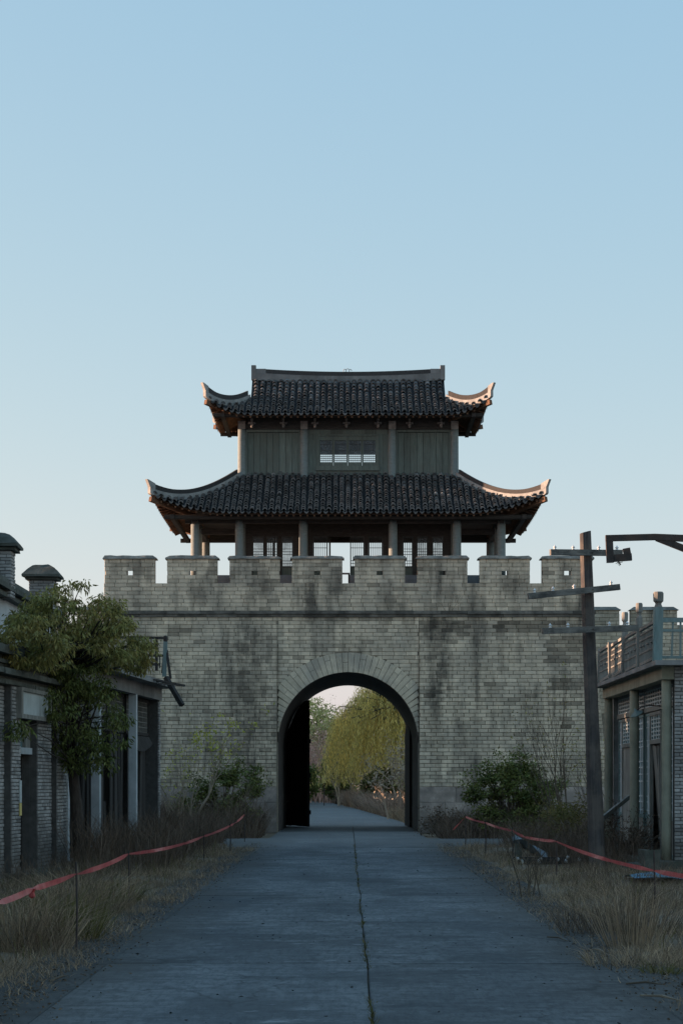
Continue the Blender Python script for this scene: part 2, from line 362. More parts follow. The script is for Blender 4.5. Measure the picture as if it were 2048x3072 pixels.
def slab(x0, x1, y0, y1, top=.03, mid=0):
    """one cast slab with worn edges; mid = -1/+1 lets its right/left edge follow the wandering centre joint"""
    mb = MB(); z = top + random.uniform(-.003, .003); n = 10; rows = []
    for i in range(n + 1):
        y = y0 + (y1 - y0) * i / n; a, b = x0, x1; w = lambda k: .006 * mnoise.noise((k, y * 2.1, 1))
        if mid < 0: b = joint_x(y) - .007
        elif mid > 0: a = joint_x(y) + .007
        a += w(x0); b += w(x1); e = .012 if 0 < i < n else 0
        zz = z if 0 < i < n else z - .008
        rows.append([(a, y, -.1), (a, y, z - .008), (a + .012, y, zz), ((a + b) / 2, y, zz + (.004 if 0 < i < n else 0)), (b - .012, y, zz), (b, y, z - .008), (b, y, -.1)])
    mb.grid(rows); mb.add(rows[0], [tuple(range(7))]); mb.add(rows[-1], [tuple(range(6, -1, -1))])
    mb.build('slab', M['road_concrete'], road)
yj = [1.8, 7.4, 13.0, 18.6, 24.2, 29.8, 35.4, 41.0, 46.6, 52.2]
g = .009
for i in range(len(yj) - 1):
    slab(-2.24 + g, .16, yj[i] + g + .08, yj[i + 1] - g + .08, mid=-1); slab(.18, 2.36 - g, yj[i] + g, yj[i + 1] - g, mid=1)
    slab(-2.95, -2.24 + .003, yj[i] + g, yj[i + 1] - g, .028); slab(2.36 - .003, 3.0, yj[i] + g, yj[i + 1] - g, .028)
slab(-5.2, .17, 52.3, 61.0); slab(.19, 5.8, 52.3, 61.0)              # apron in front of the gate
slab(-2.4, .17, 61.0 + g, 69.8); slab(.19, 2.4, 61.0 + g, 69.8)
slab(-2.4, .17, 69.82, 78.6); slab(.19, 2.4, 69.82, 78.6)
# the lane beyond the gate bends to the left
rows = []
for y in np.linspace(78.6, 230, 40):
    xr = road_right(y); rows.append([(xr - 5.6, y, .02), (xr - 2.8, y, .03), (xr, y, .02)])
MB().grid(rows).build('far_lane', M['road_concrete'], road, smooth=True)

# ------------------------------------------------------------------ brickwork
def brick_hexa(mb, x0, x1, z0, z1, yf, depth, tint, j=.004, axis='x', flip=1, sub=None):
    """front faces look to -y (axis x) or to flip*x (axis y); x0,x1 along the wall"""
    dy = random.uniform(-.006, .004); c = .006
    def q(u, w, z):
        return (u, w, z) if axis == 'x' else (w, u, z)
    f = []
    for (u, z) in ((x0, z0), (x1, z0), (x1, z1), (x0, z1)):
        f.append((u, z))
    fr = [(u + random.uniform(-j, j), z + random.uniform(-j, j)) for u, z in ((x0 + c, z0 + c), (x1 - c, z0 + c), (x1 - c, z1 - c), (x0 + c, z1 - c))]
    s = -1 if axis == 'x' else flip
    yb = yf - s * depth
    vs = [q(u, yb, z) for u, z in f] + [q(u, yf - s * .008 + s * dy, z) for u, z in f] + [q(u, yf + s * dy, z) for u, z in fr]
    fs = [(0, 1, 5, 4), (1, 2, 6, 5), (2, 3, 7, 6), (3, 0, 4, 7), (4, 5, 9, 8), (5, 6, 10, 9), (6, 7, 11, 10), (7, 4, 8, 11), (8, 9, 10, 11)]
    if (axis == 'y') != (flip < 0 and axis == 'y'): fs = [tuple(reversed(k)) for k in fs]
    mb.add(vs, fs, tint)

def course(z0, z1, xa, xb, L, yf, shift=0.0, cuts=(), joint=.013):
    """brick rectangles of one course between xa and xb, leaving out the x ranges in cuts"""
    out = []; spans = [(xa, xb)]
    for a, b in cuts:
        n = []
        for s, e in spans:
            if b <= s or a >= e: n.append((s, e)); continue
            if a > s: n.append((s, a))
            if b < e: n.append((b, e))
        spans = n
    for s, e in spans:
        x = s - ((s * 7.3 + shift) % 1.0) * 0 - (shift % L)
        while x < e - .02:
            l = L * random.uniform(.93, 1.07); a = max(x, s); b = min(x + l, e)
            if b - a > .05: out.append((a + joint / 2, b - joint / 2, z0 + joint / 2, z1 - joint / 2, yf))
            x += l
    return out

def lay(bricks, parent, mat, limit=300, pick=None, depth=.045, tintf=None, name='brick', axis='x', flip=1, j=.004, Mx=None):
    if pick: bricks = sorted(bricks, key=pick)
    rest = MB(Mx)
    for i, (a, b, z0, z1, yf) in enumerate(bricks):
        t = random.uniform(-.13, .12) - (.28 if random.random() < .05 else 0) + (tintf(.5 * (a + b), .5 * (z0 + z1)) if tintf else 0)
        if i < limit:
            mb = MB(Mx); brick_hexa(mb, a, b, z0, z1, yf, depth, t, j, axis, flip); mb.build(name, mat, parent)
        else: brick_hexa(rest, a, b, z0, z1, yf, depth, t, j, axis, flip)
    if rest.v: rest.build(name + '_courses', mat, parent, kind='stuff')

# ------------------------------------------------------------------ the gate
YG, YB, ZT = 69.0, 78.4, 7.44
RA, ZA, BAY, RO = 2.41, 3.124, 2.44, 3.09
BAT = .6
def fb(z): return BAT * max(0, (ZT - z)) / ZT
gate = thing('city_gate', 'massive grey brick city gate with round arch and battlements across the road', 'gate', (0, YG, 0))
SG = FPX / YG
REPAIR = [(1255, 1400, 1868, 1897), (1480, 1690, 1866, 1902), (1640, 1765, 1905, 1987), (1655, 1755, 2035, 2066), (1683, 1722, 2150, 2186), (1650, 1740, 2110, 2120), (520, 560, 1880, 1905)]
def gate_tint(x, z):
    px = CXP + x * SG; py = HZ - (z - EYE) * SG
    for a, b, c, d in REPAIR:
        if a <= px <= b and c <= py <= d: return -.42
    return 0.0
# core masonry (mortar colour shows in the joints)
core = MB()
for s in (-1, 1):
    e0, e1 = 8.42 + BAT - .03, 8.39; m = .035
    p = [(s * BAY, YG - BAT + m, -.3), (s * e0, YG - BAT + m, -.3), (s * e0, YB, -.3), (s * BAY, YB, -.3),
         (s * BAY, YG + m, ZT), (s * e1, YG + m, ZT), (s * e1, YB, ZT), (s * BAY, YB, ZT)]
    if s < 0: p = [p[1], p[0], p[3], p[2], p[5], p[4], p[7], p[6]]
    core.hexa(p)
core.build('wall_core', M['brick_joint'], gate)
N = 40; arc = [(RA * math.cos(math.pi * k / N), ZA + RA * math.sin(math.pi * k / N)) for k in range(N + 1)]
pan = MB(); y0 = YG + .03
front = [(x, y0, z) for x, z in arc]; top = [(BAY * (1 - 2 * k / N), y0, ZT) for k in range(N + 1)]
pan.grid([top, front])
jl = [(BAY, y0, ZA), (BAY, y0, -.3)]; pan.grid([[(RA, y0, ZA), (RA, y0, -.3)], jl]); pan.grid([[(-BAY, y0, ZA), (-BAY, y0, -.3)], [(-RA, y0, ZA), (-RA, y0, -.3)]])
MB().grid([[(x, YB, z) for x, y, z in front], [(x, YB, z) for x, y, z in top]]).build('rear_panel', M['brick_joint'], gate)
pan.build('arch_panel', M['brick_joint'], gate)
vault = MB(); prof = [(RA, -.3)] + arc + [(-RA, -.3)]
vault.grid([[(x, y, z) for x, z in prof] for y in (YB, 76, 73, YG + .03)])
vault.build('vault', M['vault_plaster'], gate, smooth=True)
# granite base courses
zb = [0.0, .52, 1.05, 1.58]
for s in (-1, 1):
    for i in range(3):
        x = BAY
        while x < 8.9:
            l = random.uniform(.75, 1.25); b = min(x + l, 8.42 + fb(zb[i]))
            if b - x > .1:
                mb = MB(); a0, b0 = (x, b) if s > 0 else (-b, -x)
                brick_hexa(mb, a0 + .006, b0 - .006, zb[i] + .006, zb[i + 1] - .006, YG - fb(zb[i] + .26) - .02, .08, random.uniform(-.15, .1), .006)
                mb.build('base_stone', M['base_stone'], gate)
            x += l
# brick courses of the battered side walls and the recessed arch panel
NC = 44; CH = (ZT - 1.58) / NC
wall_b = []; panel_b = []
for i in range(NC):
    z0 = 1.58 + i * CH; z1 = z0 + CH; yf = YG - fb(z0 + CH / 2)
    sh = (.2 if i % 2 else 0) + random.uniform(-.03, .03)
    for s in (-1, 1):
        e = 8.42 + fb(z0)
        for q in course(z0, z1, BAY, e, .385, yf, sh, joint=.018 if z0 < 5 else .014):
            wall_b.append(q if s > 0 else (-q[1], -q[0], q[2], q[3], q[4]))
    zm = z0 + CH / 2
    if z1 > ZA:
        h = max(0.0, RO ** 2 - (zm - ZA) ** 2); c = math.sqrt(h) - .03 if h > 0 else 0
        if c < BAY:
            panel_b += course(z0, z1, -BAY, BAY, .385, YG, sh, cuts=[(-c, c)] if c > 0 else ())
lay(wall_b, gate, M['brick_face'], 300, pick=lambda q: (abs(abs(q[0]) - 4.2) > 1.9, q[2]), tintf=gate_tint)
lay(panel_b, gate, M['brick_face'], 0, tintf=gate_tint, name='panel_brick')
# battered right-hand end face in brick
end_b = []
for i in range(NC):
    z0 = 1.58 + i * CH; yf = 8.42 + fb(z0 + CH / 2)
    end_b += [(a, b, c, d, yf) for a, b, c, d, _ in course(z0, z0 + CH, YG - fb(z0), 74.6, .4, yf, .2 * (i % 2))]
lay(end_b, gate, M['brick_face'], 0, name='end_brick', axis='y', flip=1)
# arch ring
nv = 44
for k in range(nv):
    a0 = math.pi * k / nv; a1 = math.pi * (k + 1) / nv; am = .5 * (a0 + a1); gj = .0075
    lim = BAY / max(1e-6, abs(math.cos(am))); ro = min(RO + random.uniform(-.01, .01), lim - .005)
    if ro - RA < .05: continue
    if ro - RA < .5: parts = [(RA, ro)]
    else:
        m = k % 3
        parts = [(RA, ro)] if m != 1 else [(RA, RA + .40 + (.08 if k % 2 else -.06)), (RA + .40 + (.08 if k % 2 else -.06), ro)]
    for r0, r1 in parts:
        mb = MB(); yf = YG - .03 + random.uniform(-.012, .01)
        r0_, r1_ = r0 + .005, r1 - .005
        q = [(r0_, a0 + gj / r0_), (r0_, a1 - gj / r0_), (r1_, a1 - gj / r1_), (r1_, a0 + gj / r1_)]
        cl = lambda x: max(-BAY + .004, min(BAY - .004, x))
        f = [(cl(r * math.cos(a)), yf, ZA + r * math.sin(a)) for r, a in q]; bk = [(x, yf + .25, z) for x, y, z in f]
        mb.add(f + bk, [(0, 1, 2, 3), (0, 4, 5, 1), (1, 5, 6, 2), (2, 6, 7, 3), (3, 7, 4, 0)], random.uniform(-.08, .08)).build('voussoir', M['arch_stone'], gate)
# string course with a dripping lower edge
for (z0, z1, pr, nm) in ((ZT, ZT + .09, .05, 'cornice'), (ZT + .10, ZT + .21, .10, 'cornice')):
    x = -8.42 - pr
    while x < 8.42:
        e = min(x + random.uniform(.9, 1.4), 8.42 + pr)
        MB().bx(x + .004, e - .004, YG - pr, YG + .3, z0, z1, random.uniform(-.6, -.25), .008).build(nm, M['wall_cap'], gate)
        x = e
# parapet and merlons
ZP, ZC, ZM = ZT + .21, 8.61, 9.44
MB().bx(-8.39, 8.39, YG + .03, YG + .42, ZT, ZC - .012).build('parapet_core', M['brick_joint'], gate)
pb = []
for i in range(7):
    h = (ZC - ZP) / 7; z0 = ZP + i * h
    pb += course(z0, z0 + h, -8.42, 8.42, .41, YG, .2 * (i % 2) + random.uniform(-.03, .03))
lay(pb, gate, M['brick_face'], 0, tintf=gate_tint, name='parapet_brick')
MB().bx(-8.39, 8.39, YG + .42, YB, 7.2, 7.9).build('deck', M['concrete'], gate)
MB().bx(-8.39, 8.39, YB - .4, YB, 7.9, 8.5).build('rear_parapet', M['brick_face'], gate)
for i in range(8):
    cx = -7.525 + i * 2.153; w = .875; z0h, z1h = 8.885, 9.09; hw = .1
    mb = MB(); a, b = YG + .03, YG + .42; zc = ZC - .012
    mb.bx(cx - w + .02, cx - hw, a, b, zc, ZM).bx(cx + hw, cx + w - .02, a, b, zc, ZM).bx(cx - hw, cx + hw, a, b, zc, z0h).bx(cx - hw, cx + hw, a, b, z1h, ZM)
    mer = mb.build('merlon', M['brick_joint'], gate)
    bl = []
    for k in range(6):
        h = (ZM - ZC) / 6; z0 = ZC + k * h
        bl += course(z0, z0 + h, cx - w, cx + w, .40, YG, .2 * (k % 2) + random.uniform(-.02, .02), cuts=[(cx - hw, cx + hw)] if k == 2 else ())
    lay(bl, mer, M['brick_face'], 300, tintf=gate_tint)
    cap = MB(); o = .055; zt = ZM + .115; ir = .10
    nseg = 9; lo = []; mid = []; hi = []
    def ring(x0, x1, ya, yb_, z, jz):
        pts = []
        for k in range(nseg): pts.append((x0 + (x1 - x0) * k / (nseg - 1), ya + random.uniform(-.008, .008), z + random.uniform(-jz, jz)))
        for k in range(nseg): pts.append((x1 - (x1 - x0) * k / (nseg - 1), yb_, z + random.uniform(-jz, jz)))
        return pts
    r = [ring(cx - w - o, cx + w + o, YG - o, b + o, ZM - .005, .004), ring(cx - w - o, cx + w + o, YG - o, b + o, ZM + .03, .010), ring(cx - w - o + ir * random.uniform(.6, 1.5), cx + w + o - ir * random.uniform(.6, 1.5), YG + .02, b - .02, zt + random.uniform(-.02, .012), .014)]
    n = 2 * nseg; fs = [tuple(range(n - 1, -1, -1)), tuple(range(2 * n, 3 * n))]
    for q in range(2):
        for k in range(n): fs.append((q * n + k, q * n + (k + 1) % n, (q + 1) * n + (k + 1) % n, (q + 1) * n + k))
    cap.add(r[0] + r[1] + r[2], fs).build('cap', M['wall_cap'], mer)
# the two dark door leaves
def leaf(hx, hy, lx, ly, nm):
    n = 6; pts = []
    for k in range(n + 1):
        u = k / n; pts.append((hx + (lx - hx) * u, hy + (ly - hy) * u, 3.5 + 1.35 * math.sin(u * math.pi / 2)))
    d = Vector((lx - hx, ly - hy, 0)).normalized(); nn = Vector((-d.y, d.x, 0)) * .05
    door = None
    for k in range(n):                                   # each leaf is made of upright boards
        a = Vector(pts[k]); b = Vector(pts[k + 1]); gp = d * .006
        f = [Vector((a.x, a.y, .07)) + gp, Vector((b.x, b.y, .07 + random.uniform(-.02, .02))) - gp, b - gp, a + gp]
        mb = MB().add([q - nn for q in f] + [q + nn for q in f], [(0, 1, 2, 3), (7, 6, 5, 4), (0, 4, 5, 1), (1, 5, 6, 2), (2, 6, 7, 3), (3, 7, 4, 0)])
        if door is None: door = mb.build('door', M['door_wood'], gate)
        else: mb.build('door_board', M['door_wood'], door)
    for z in (.6, 2.0, 3.3):
        a = Vector((hx, hy, z)) + nn * 1.5; b = Vector((lx, ly, z)) + nn * 1.5
        MB().beam(a, b, .05, .16).build('ledge', M['door_wood'], door)
leaf(-2.39, 78.0, -1.50, 75.75, 'left'); leaf(2.25, 77.9, 2.36, 75.55, 'right')

# ------------------------------------------------------------------ lower city walls set back beside the gate
def low_wall(sx, label):
    w = thing('city_wall', label, 'wall', (sx * 12, 74.7, 0))
    Y = 74.7; xa, xb = (8.3, 30) if sx > 0 else (-30, -8.3); top = 7.62
    MB().bx(xa, xb, Y + .03, Y + 4, -.3, top).build('wall_core', M['brick_joint'], w)
    bl = []
    va, vb = (8.6, 15.2) if sx > 0 else (-15.2, -8.6)
    for i in range(24):
        z0 = 4.3 + i * .1383; bl += course(z0, z0 + .1383, va, vb, .4, Y, .2 * (i % 2))
    i = 0; x = 9.25
    while x < 29:
        cx = sx * x; h = .4; b = MB().bx(cx - .86, cx + .86, Y + .03, Y + .42, top - .02, top + .55)
        mer = b.build('merlon', M['brick_joint'], w)
        q = []
        if x < 15:
            for k in range(4): q += course(top + k * .1383, top + (k + 1) * .1383, cx - .875, cx + .875, .4, Y, .2 * (k % 2))
            lay(q, mer, M['brick_face'], 300)
        else: MB().bx(cx - .875, cx + .875, Y, Y + .03, top, top + .55).build('facing', M['brick_face'], mer)
        MB().hexa([(cx - .93, Y - .06, top + .55), (cx + .93, Y - .06, top + .55), (cx + .93, Y + .5, top + .55), (cx - .93, Y + .5, top + .55),
                   (cx - .74, Y + .05, top + .68), (cx + .74, Y + .05, top + .68), (cx + .74, Y + .4, top + .68), (cx - .74, Y + .4, top + .68)]).build('cap', M['wall_cap'], mer)
        x += 2.153
    lay(bl, w, M['brick_face'], 300 if sx > 0 else 120, pick=lambda q: -q[2])
low_wall(1, 'lower battlemented brick wall behind the lattice railing and utility pole')
low_wall(-1, 'lower battlemented brick wall mostly hidden behind the leafy tree')

# ------------------------------------------------------------------ pavilion on top of the gate
pav = thing('gate_pavilion', 'two-storey timber pavilion with upturned tiled roofs standing on the brick gate', 'pavilion', (0, 73.1, 7.9))
YC, YR, YI = 73.1, 70.4, 72.0
RX, IX, MX = 5.38, 3.82, 1.58
YRr, YIr = 2 * YC - YR, 2 * YC - YI
# raised floor in two halves with a stair gap between them
for a, b in ((-5.75, -.62), (.06, 5.75)):
    MB().bx(a, b, 70.1, 2 * YC - 70.1, 7.9, 9.0).build('plinth', M['plinth_plaster'], pav)
MB().beam((-.62, 70.2, 9.06), (.06, 70.2, 9.06), .06, .06).build('stair_rail', M['carved_wood'], pav)
MB().beam((.03, 70.2, 7.9), (.03, 70.2, 9.05), .06, .06).build('stair_rail_post', M['beam_wood'], pav)
# columns
def column(x, y, z0, z1, r):
    pts = [(x, y, z0 + (z1 - z0) * k / 6) for k in range(7)]
    MB().tube(pts, [r * (1.0 - .05 * k / 6) for k in range(7)], 16).build('column', M['column_paint'], pav, smooth=True)
for x in (-RX, -IX, -MX, MX, IX, RX):
    column(x, YR, 9.0, 10.95, .155); column(x, YRr, 9.0, 10.95, .155) if abs(x) > 2 else None
for s in (-1, 1):
    column(s * RX, YI, 9.0, 10.95, .14)
    column(s * IX, YIr, 9.0, 12.6, .14)
for x in (-IX, -MX, MX, IX):
    column(x, YI, 9.0, 12.5, .145); column(x, YI, 12.45, 14.44, .15)
    MB().bx(x - .13, x + .13, YI - .16, YI + .13, 14.43, 14.72).build('capital', M['carved_wood'], pav)
# lintels
def bar(name, a, b, w, h, mat='beam_wood', par=None): return MB().beam(a, b, w, h).build(name, M[mat], par or pav)
bar('lintel', (-RX - .35, YR, 11.0), (RX + .35, YR, 11.0), .16, .32)
bar('lintel', (-RX - .35, YRr, 11.0), (RX + .35, YRr, 11.0), .16, .32)
for s in (-1, 1):
    bar('lintel', (s * RX, YR - .35, 10.98), (s * RX, YRr + .35, 10.98), .16, .30)
    bar('tie_beam', (s * RX, YI, 10.75), (s * IX, YI, 10.75), .12, .2)
    bar('eave_purlin', (s * 6.12, YC - 3.55, 10.98), (s * 6.12, YC + 3.55, 10.98), .15, .15)
    bar('eave_purlin', (s * 4.45, YC - 2.15, 14.78), (s * 4.45, YC + 2.15, 14.78), .14, .14)
for yy in (YC - 3.4, YC + 3.4): MB().tube([(-6.4, yy, 10.98), (6.4, yy, 10.98)], .085, 10).build('eave_purlin', M['beam_wood'], pav)
for yy in (YC - 1.95, YC + 1.95): MB().tube([(-4.78, yy, 14.80), (4.78, yy, 14.80)], .08, 10).build('eave_purlin', M['beam_wood'], pav)
# small carved brackets under both eaves
def bracket(x, y, z, k):
    mb = MB(); mb.bx(x - .05, x + .05, y - .12 * k, y + .1, z, z + .1 * k).bx(x - .03, x + .03, y - .2 * k, y + .1, z + .1 * k, z + .17 * k)
    mb.bx(x - .13 * k, x + .13 * k, y - .05, y + .06, z + .11 * k, z + .18 * k).bx(x - .04, x + .04, y - .28 * k, y + .1, z + .2 * k, z + .27 * k)
    mb.lathe([(.0, 0), (.035 * k, .015), (.045 * k, .05 * k), (.02, .09 * k)], (x, y - .14 * k, z - .05 * k), 8)
    mb.build('bracket', M['carved_wood'], pav)
for k in range(-3, 4): bracket(k * 1.13 - .06, YI - .12, 14.50, 1.0)
for k in range(-4, 5): bracket(k * 1.105 - .02, YR - .12, 11.02, .75)
# ---- roofs
def g_(v): return .62 * v + .38 * v * v
class Roof:
    def __init__(s, name, Lx, Ly, eo, D, z0, rise, ztop, cs, dcut_x, dcut_y, gx=None):
        s.Lx, s.Ly, s.eo, s.D, s.z0, s.rise, s.ztop, s.cs, s.gx = Lx, Ly, eo, D, z0, rise, ztop, cs, gx
        s.dc = {'f': dcut_x, 's': dcut_y}
    def de(s, u, L):
        q = max(0, (abs(u) - (L - s.cs)) / s.cs); return -s.eo * q * q
    def ze(s, u, L):
        q = max(0, (abs(u) - (L - s.cs)) / s.cs); return s.z0 + s.rise * q ** 2.2
    def z(s, u, d, L):
        e = s.de(u, L); v = max(0, (d - e) / (s.D - e)); return s.ze(u, L) + (s.ztop - s.ze(u, L)) * g_(v)
    def dmax(s, u, side, L):
        c = L - abs(u) - s.eo
        if s.gx is not None and side == 'f': return s.D if abs(u) <= s.gx else min(s.dc['s'], c)
        return min(s.dc[side], c)
    def pt(s, side, sg, u, d, off=0.0):
        if side == 'f':
            L = s.Lx; return Vector((u, YC + sg * (s.Ly - s.eo - d), s.z(u, d, L) + off))
        L = s.Ly; return Vector((sg * (s.Lx - s.eo - d), YC + u, s.z(u, d, L) + off))
LOW = Roof('lower', 6.84, 4.12, .32, 2.70, 11.10, .62, 12.80, 2.94, 2.70, 2.70)
UP = Roof('upper', 5.05, 2.50, .25, 2.25, 14.80, .58, 16.42, 1.6, 2.25, 1.30, gx=3.5)
def half_tile(mb, p, q, r, side_dir, tint, th=.03):
    """one convex cover tile from its upper end q to its lower (visible) end p"""
    ax = (q - p).normalized(); sd = side_dir; up = sd.cross(ax)
    if up.z < 0: up = -up
    n = 6; vs = []; fs = []
    for (c, rr) in ((p, r), (q, r * .82)):
        for k in range(n + 1):
            a = math.pi * k / n; vs.append(c + sd * (math.cos(a) * rr) + up * (math.sin(a) * rr * .95))
    for k in range(n + 1):
        a = math.pi * k / n; vs.append(p + sd * (math.cos(a) * (r - th)) + up * (math.sin(a) * (r - th) * .95))
    m = n + 1
    for k in range(n):
        fs.append((k, m + k, m + k + 1, k + 1))
    b0 = len(mb.v); mb.add(vs, fs, tint)
    lip = [(2 * m + k + b0, k + b0, k + 1 + b0, 2 * m + k + 1 + b0) for k in range(n)]; mb.f.extend(lip); mb.t.extend([tint + .35] * n)
def tile_roof(roof, name, sides, pitch=.222, row=.165):
    part = None; rest = MB(); bed = MB(); soff = MB(); nparts = 0
    for (side, sg) in sides:
        L = roof.Lx if side == 'f' else roof.Ly
        us = [(-L + .03) + i * (2 * L - .06) / 72 for i in range(73)]
        if roof.gx and side == 'f': us = sorted(us + [-3.5, 3.5, -3.5001, 3.5001])
        rb = []; rs = []
        for u in us:
            d0 = roof.de(u, L); d1 = max(d0 + .001, roof.dmax(u, side, L))
            rb.append([roof.pt(side, sg, u, d0 + (d1 - d0) * k / 8, .0) for k in range(9)])
            rs.append([roof.pt(side, sg, u, d0 + .03 + max(0, d1 - d0 - .03) * k / 8, -.09) for k in range(9)])
        bed.grid(rb); soff.grid(rs)
    part = bed.build(name, M['roof_bed'], pav, smooth=True)
    soff.build('soffit', M['soffit_wood'], part, smooth=True)
    for (side, sg) in sides:
        L = roof.Lx if side == 'f' else roof.Ly
        n = int((2 * L - .1) / pitch); u0 = -(n - 1) * pitch / 2
        sd = Vector((1, 0, 0)) if side == 'f' else Vector((0, 1, 0))
        for i in range(n):
            u = u0 + i * pitch; d0 = roof.de(u, L) - .02; d1 = roof.dmax(u, side, L)
            if d1 - d0 < .08: continue
            d = d0; r = 0; uo = random.uniform(-.008, .008)
            while d < d1 - .02:
                e = min(d + row * 1.12, d1 + .02); jt = random.uniform(-.018, .022); uo = max(-.02, min(.02, uo + random.uniform(-.007, .007)))
                p = roof.pt(side, sg, u + uo, max(d, roof.de(u, L)), .062 + jt); q = roof.pt(side, sg, u + uo, e, .012)
                if random.random() < .03 and d1 - d > .3: sl = (p - q).normalized() * random.uniform(.03, .09) + sd * random.uniform(-.03, .03) + Vector((0, 0, random.uniform(.005, .03))); p = p + sl; q = q + sl
                if d < roof.de(u, L): p = p + (p - q).normalized() * .02
                vis = (side == 'f' and sg < 0)
                if vis and nparts < 300 and r < 5:
                    mb = MB(); half_tile(mb, p, q, random.uniform(.08, .094), sd, random.uniform(-.28, .28)); mb.build('tile', M['roof_tile'], part); nparts += 1
                else: half_tile(rest, p, q, random.uniform(.08, .094), sd, random.uniform(-.28, .28) if random.random() > .02 else 1.1)
                d += row * random.uniform(.93, 1.07); r += 1
            # pan tile with a hanging lip between two cover columns
            um = u + pitch / 2
            if abs(um) < L - .15:
                a = roof.pt(side, sg, um, roof.de(um, L) - .015, .0); w = pitch * .42; dn = random.uniform(.055, .085)
                rest.add([a - sd * w + Vector((0, 0, .045)), a + sd * w + Vector((0, 0, .045)), a + sd * w * .55 + Vector((0, 0, -dn * .5)), a + Vector((0, 0, -dn)), a - sd * w * .55 + Vector((0, 0, -dn * .5)), a + Vector((0, 0, .0))],
                         [(0, 5, 3, 4), (5, 1, 2, 3)], random.uniform(-.2, .3))
    rest.build('tile_courses', M['roof_tile'], part, kind='stuff')
    return part
ALL4 = [('f', -1), ('f', 1), ('s', -1), ('s', 1)]
low_roof = tile_roof(LOW, 'lower_roof', ALL4); up_roof = tile_roof(UP, 'upper_roof', ALL4)
# rafters
def rafters(roof, part, xin, yin):
    mb = MB()
    for (side, sg) in ALL4:
        L = roof.Lx if side == 'f' else roof.Ly; lim = (xin if side == 'f' else yin)
        for i in range(int(2 * L / .24)):
            u = -L + .15 + i * .24; d0 = roof.de(u, L) + .06; d1 = min(1.9, roof.dmax(u, side, L))
            if d1 - d0 < .2: continue
            p = [roof.pt(side, sg, u, d0 + (d1 - d0) * k / 3, -.14) for k in range(4)]
            mb.tube(p, .035, 6)
    mb.build('rafters', M['soffit_wood'], part, kind='stuff')
rafters(LOW, low_roof, IX, 1.1); rafters(UP, up_roof, IX, 1.1)
# hip ridges: pale plaster band below, dark tile crest above, a raised plaster end at the corner
def hip(roof, part, sx, sy, h0, h1, band, crest):
    pts = []
    n = 22
    for k in range(n + 1):
        d = h0 + (h1 - h0) * k / n      # distance inwards, from the top of the hip to the tip
        u = roof.Lx - roof.eo - d; p = roof.pt('f', -1, u, d)
        pts.append(Vector((sx * p.x, YC + sy * (YC - p.y), p.z)))
    dirh = Vector((sx, sy, 0)).normalized(); lat = Vector((-dirh.y, dirh.x, 0))
    pts.append(pts[-1] + dirh * .05 + Vector((0, 0, .05)))
    def sweep(lo, hi, w, name, mat, a, b):
        rows = []
        for i in range(a, b):
            t = i / (len(pts) - 1); l = lo(t); h = hi(t)
            rows.append([pts[i] - lat * w + Vector((0, 0, l)), pts[i] - lat * w + Vector((0, 0, h)), pts[i] + lat * w + Vector((0, 0, h)), pts[i] + lat * w + Vector((0, 0, l)), pts[i] - lat * w + Vector((0, 0, l))])
        mb = MB().grid(rows); mb.add(rows[0][:4], [(0, 1, 2, 3)]); mb.add(rows[-1][:4], [(3, 2, 1, 0)])
        return mb.build(name, M[mat], part)
    sweep(lambda t: -.05, lambda t: .07 + band, .07, 'hip_band', 'ridge_plaster', 0, len(pts))
    sweep(lambda t: .07 + band, lambda t: .07 + band + crest * (1 + .35 * max(0, t - .75) / .25), .05, 'hip_crest', 'ridge_tile', 1, len(pts) - 2)
    i = len(pts) - 3; a = pts[i]; b = pts[-1]
    fin = MB(); z0 = .07 + band
    poly = [a + Vector((0, 0, z0 - .01)), b + Vector((0, 0, z0 - .02)), b + dirh * .13 + Vector((0, 0, z0 + .24)), b + dirh * .07 + Vector((0, 0, z0 + .235)), a + Vector((0, 0, z0 + crest * 1.36))]
    m = len(poly); fin.add([q - lat * .06 for q in poly] + [q + lat * .06 for q in poly], [tuple(range(m)), tuple(range(2 * m - 1, m - 1, -1))] + [(k, k + m, (k + 1) % m + m, (k + 1) % m) for k in range(m)])
    fin.build('hip_end', M['ridge_plaster'], part)
    # corner beam below
    e = pts[-2] + Vector((0, 0, -.2)); s0 = Vector((sx * (abs(e.x) - 1.55), e.y - sy * 1.55, e.z - .45 if roof is LOW else e.z - .42))
    MB().beam(s0, e, .14, .17).build('corner_beam', M['soffit_wood'], part)
for sx in (-1, 1):
    for sy in (-1, 1):
        hip(LOW, low_roof, sx, sy, 2.66, -.30, .10, .15)
        hip(UP, up_roof, sx, sy, 1.24, -.23, .10, .17)
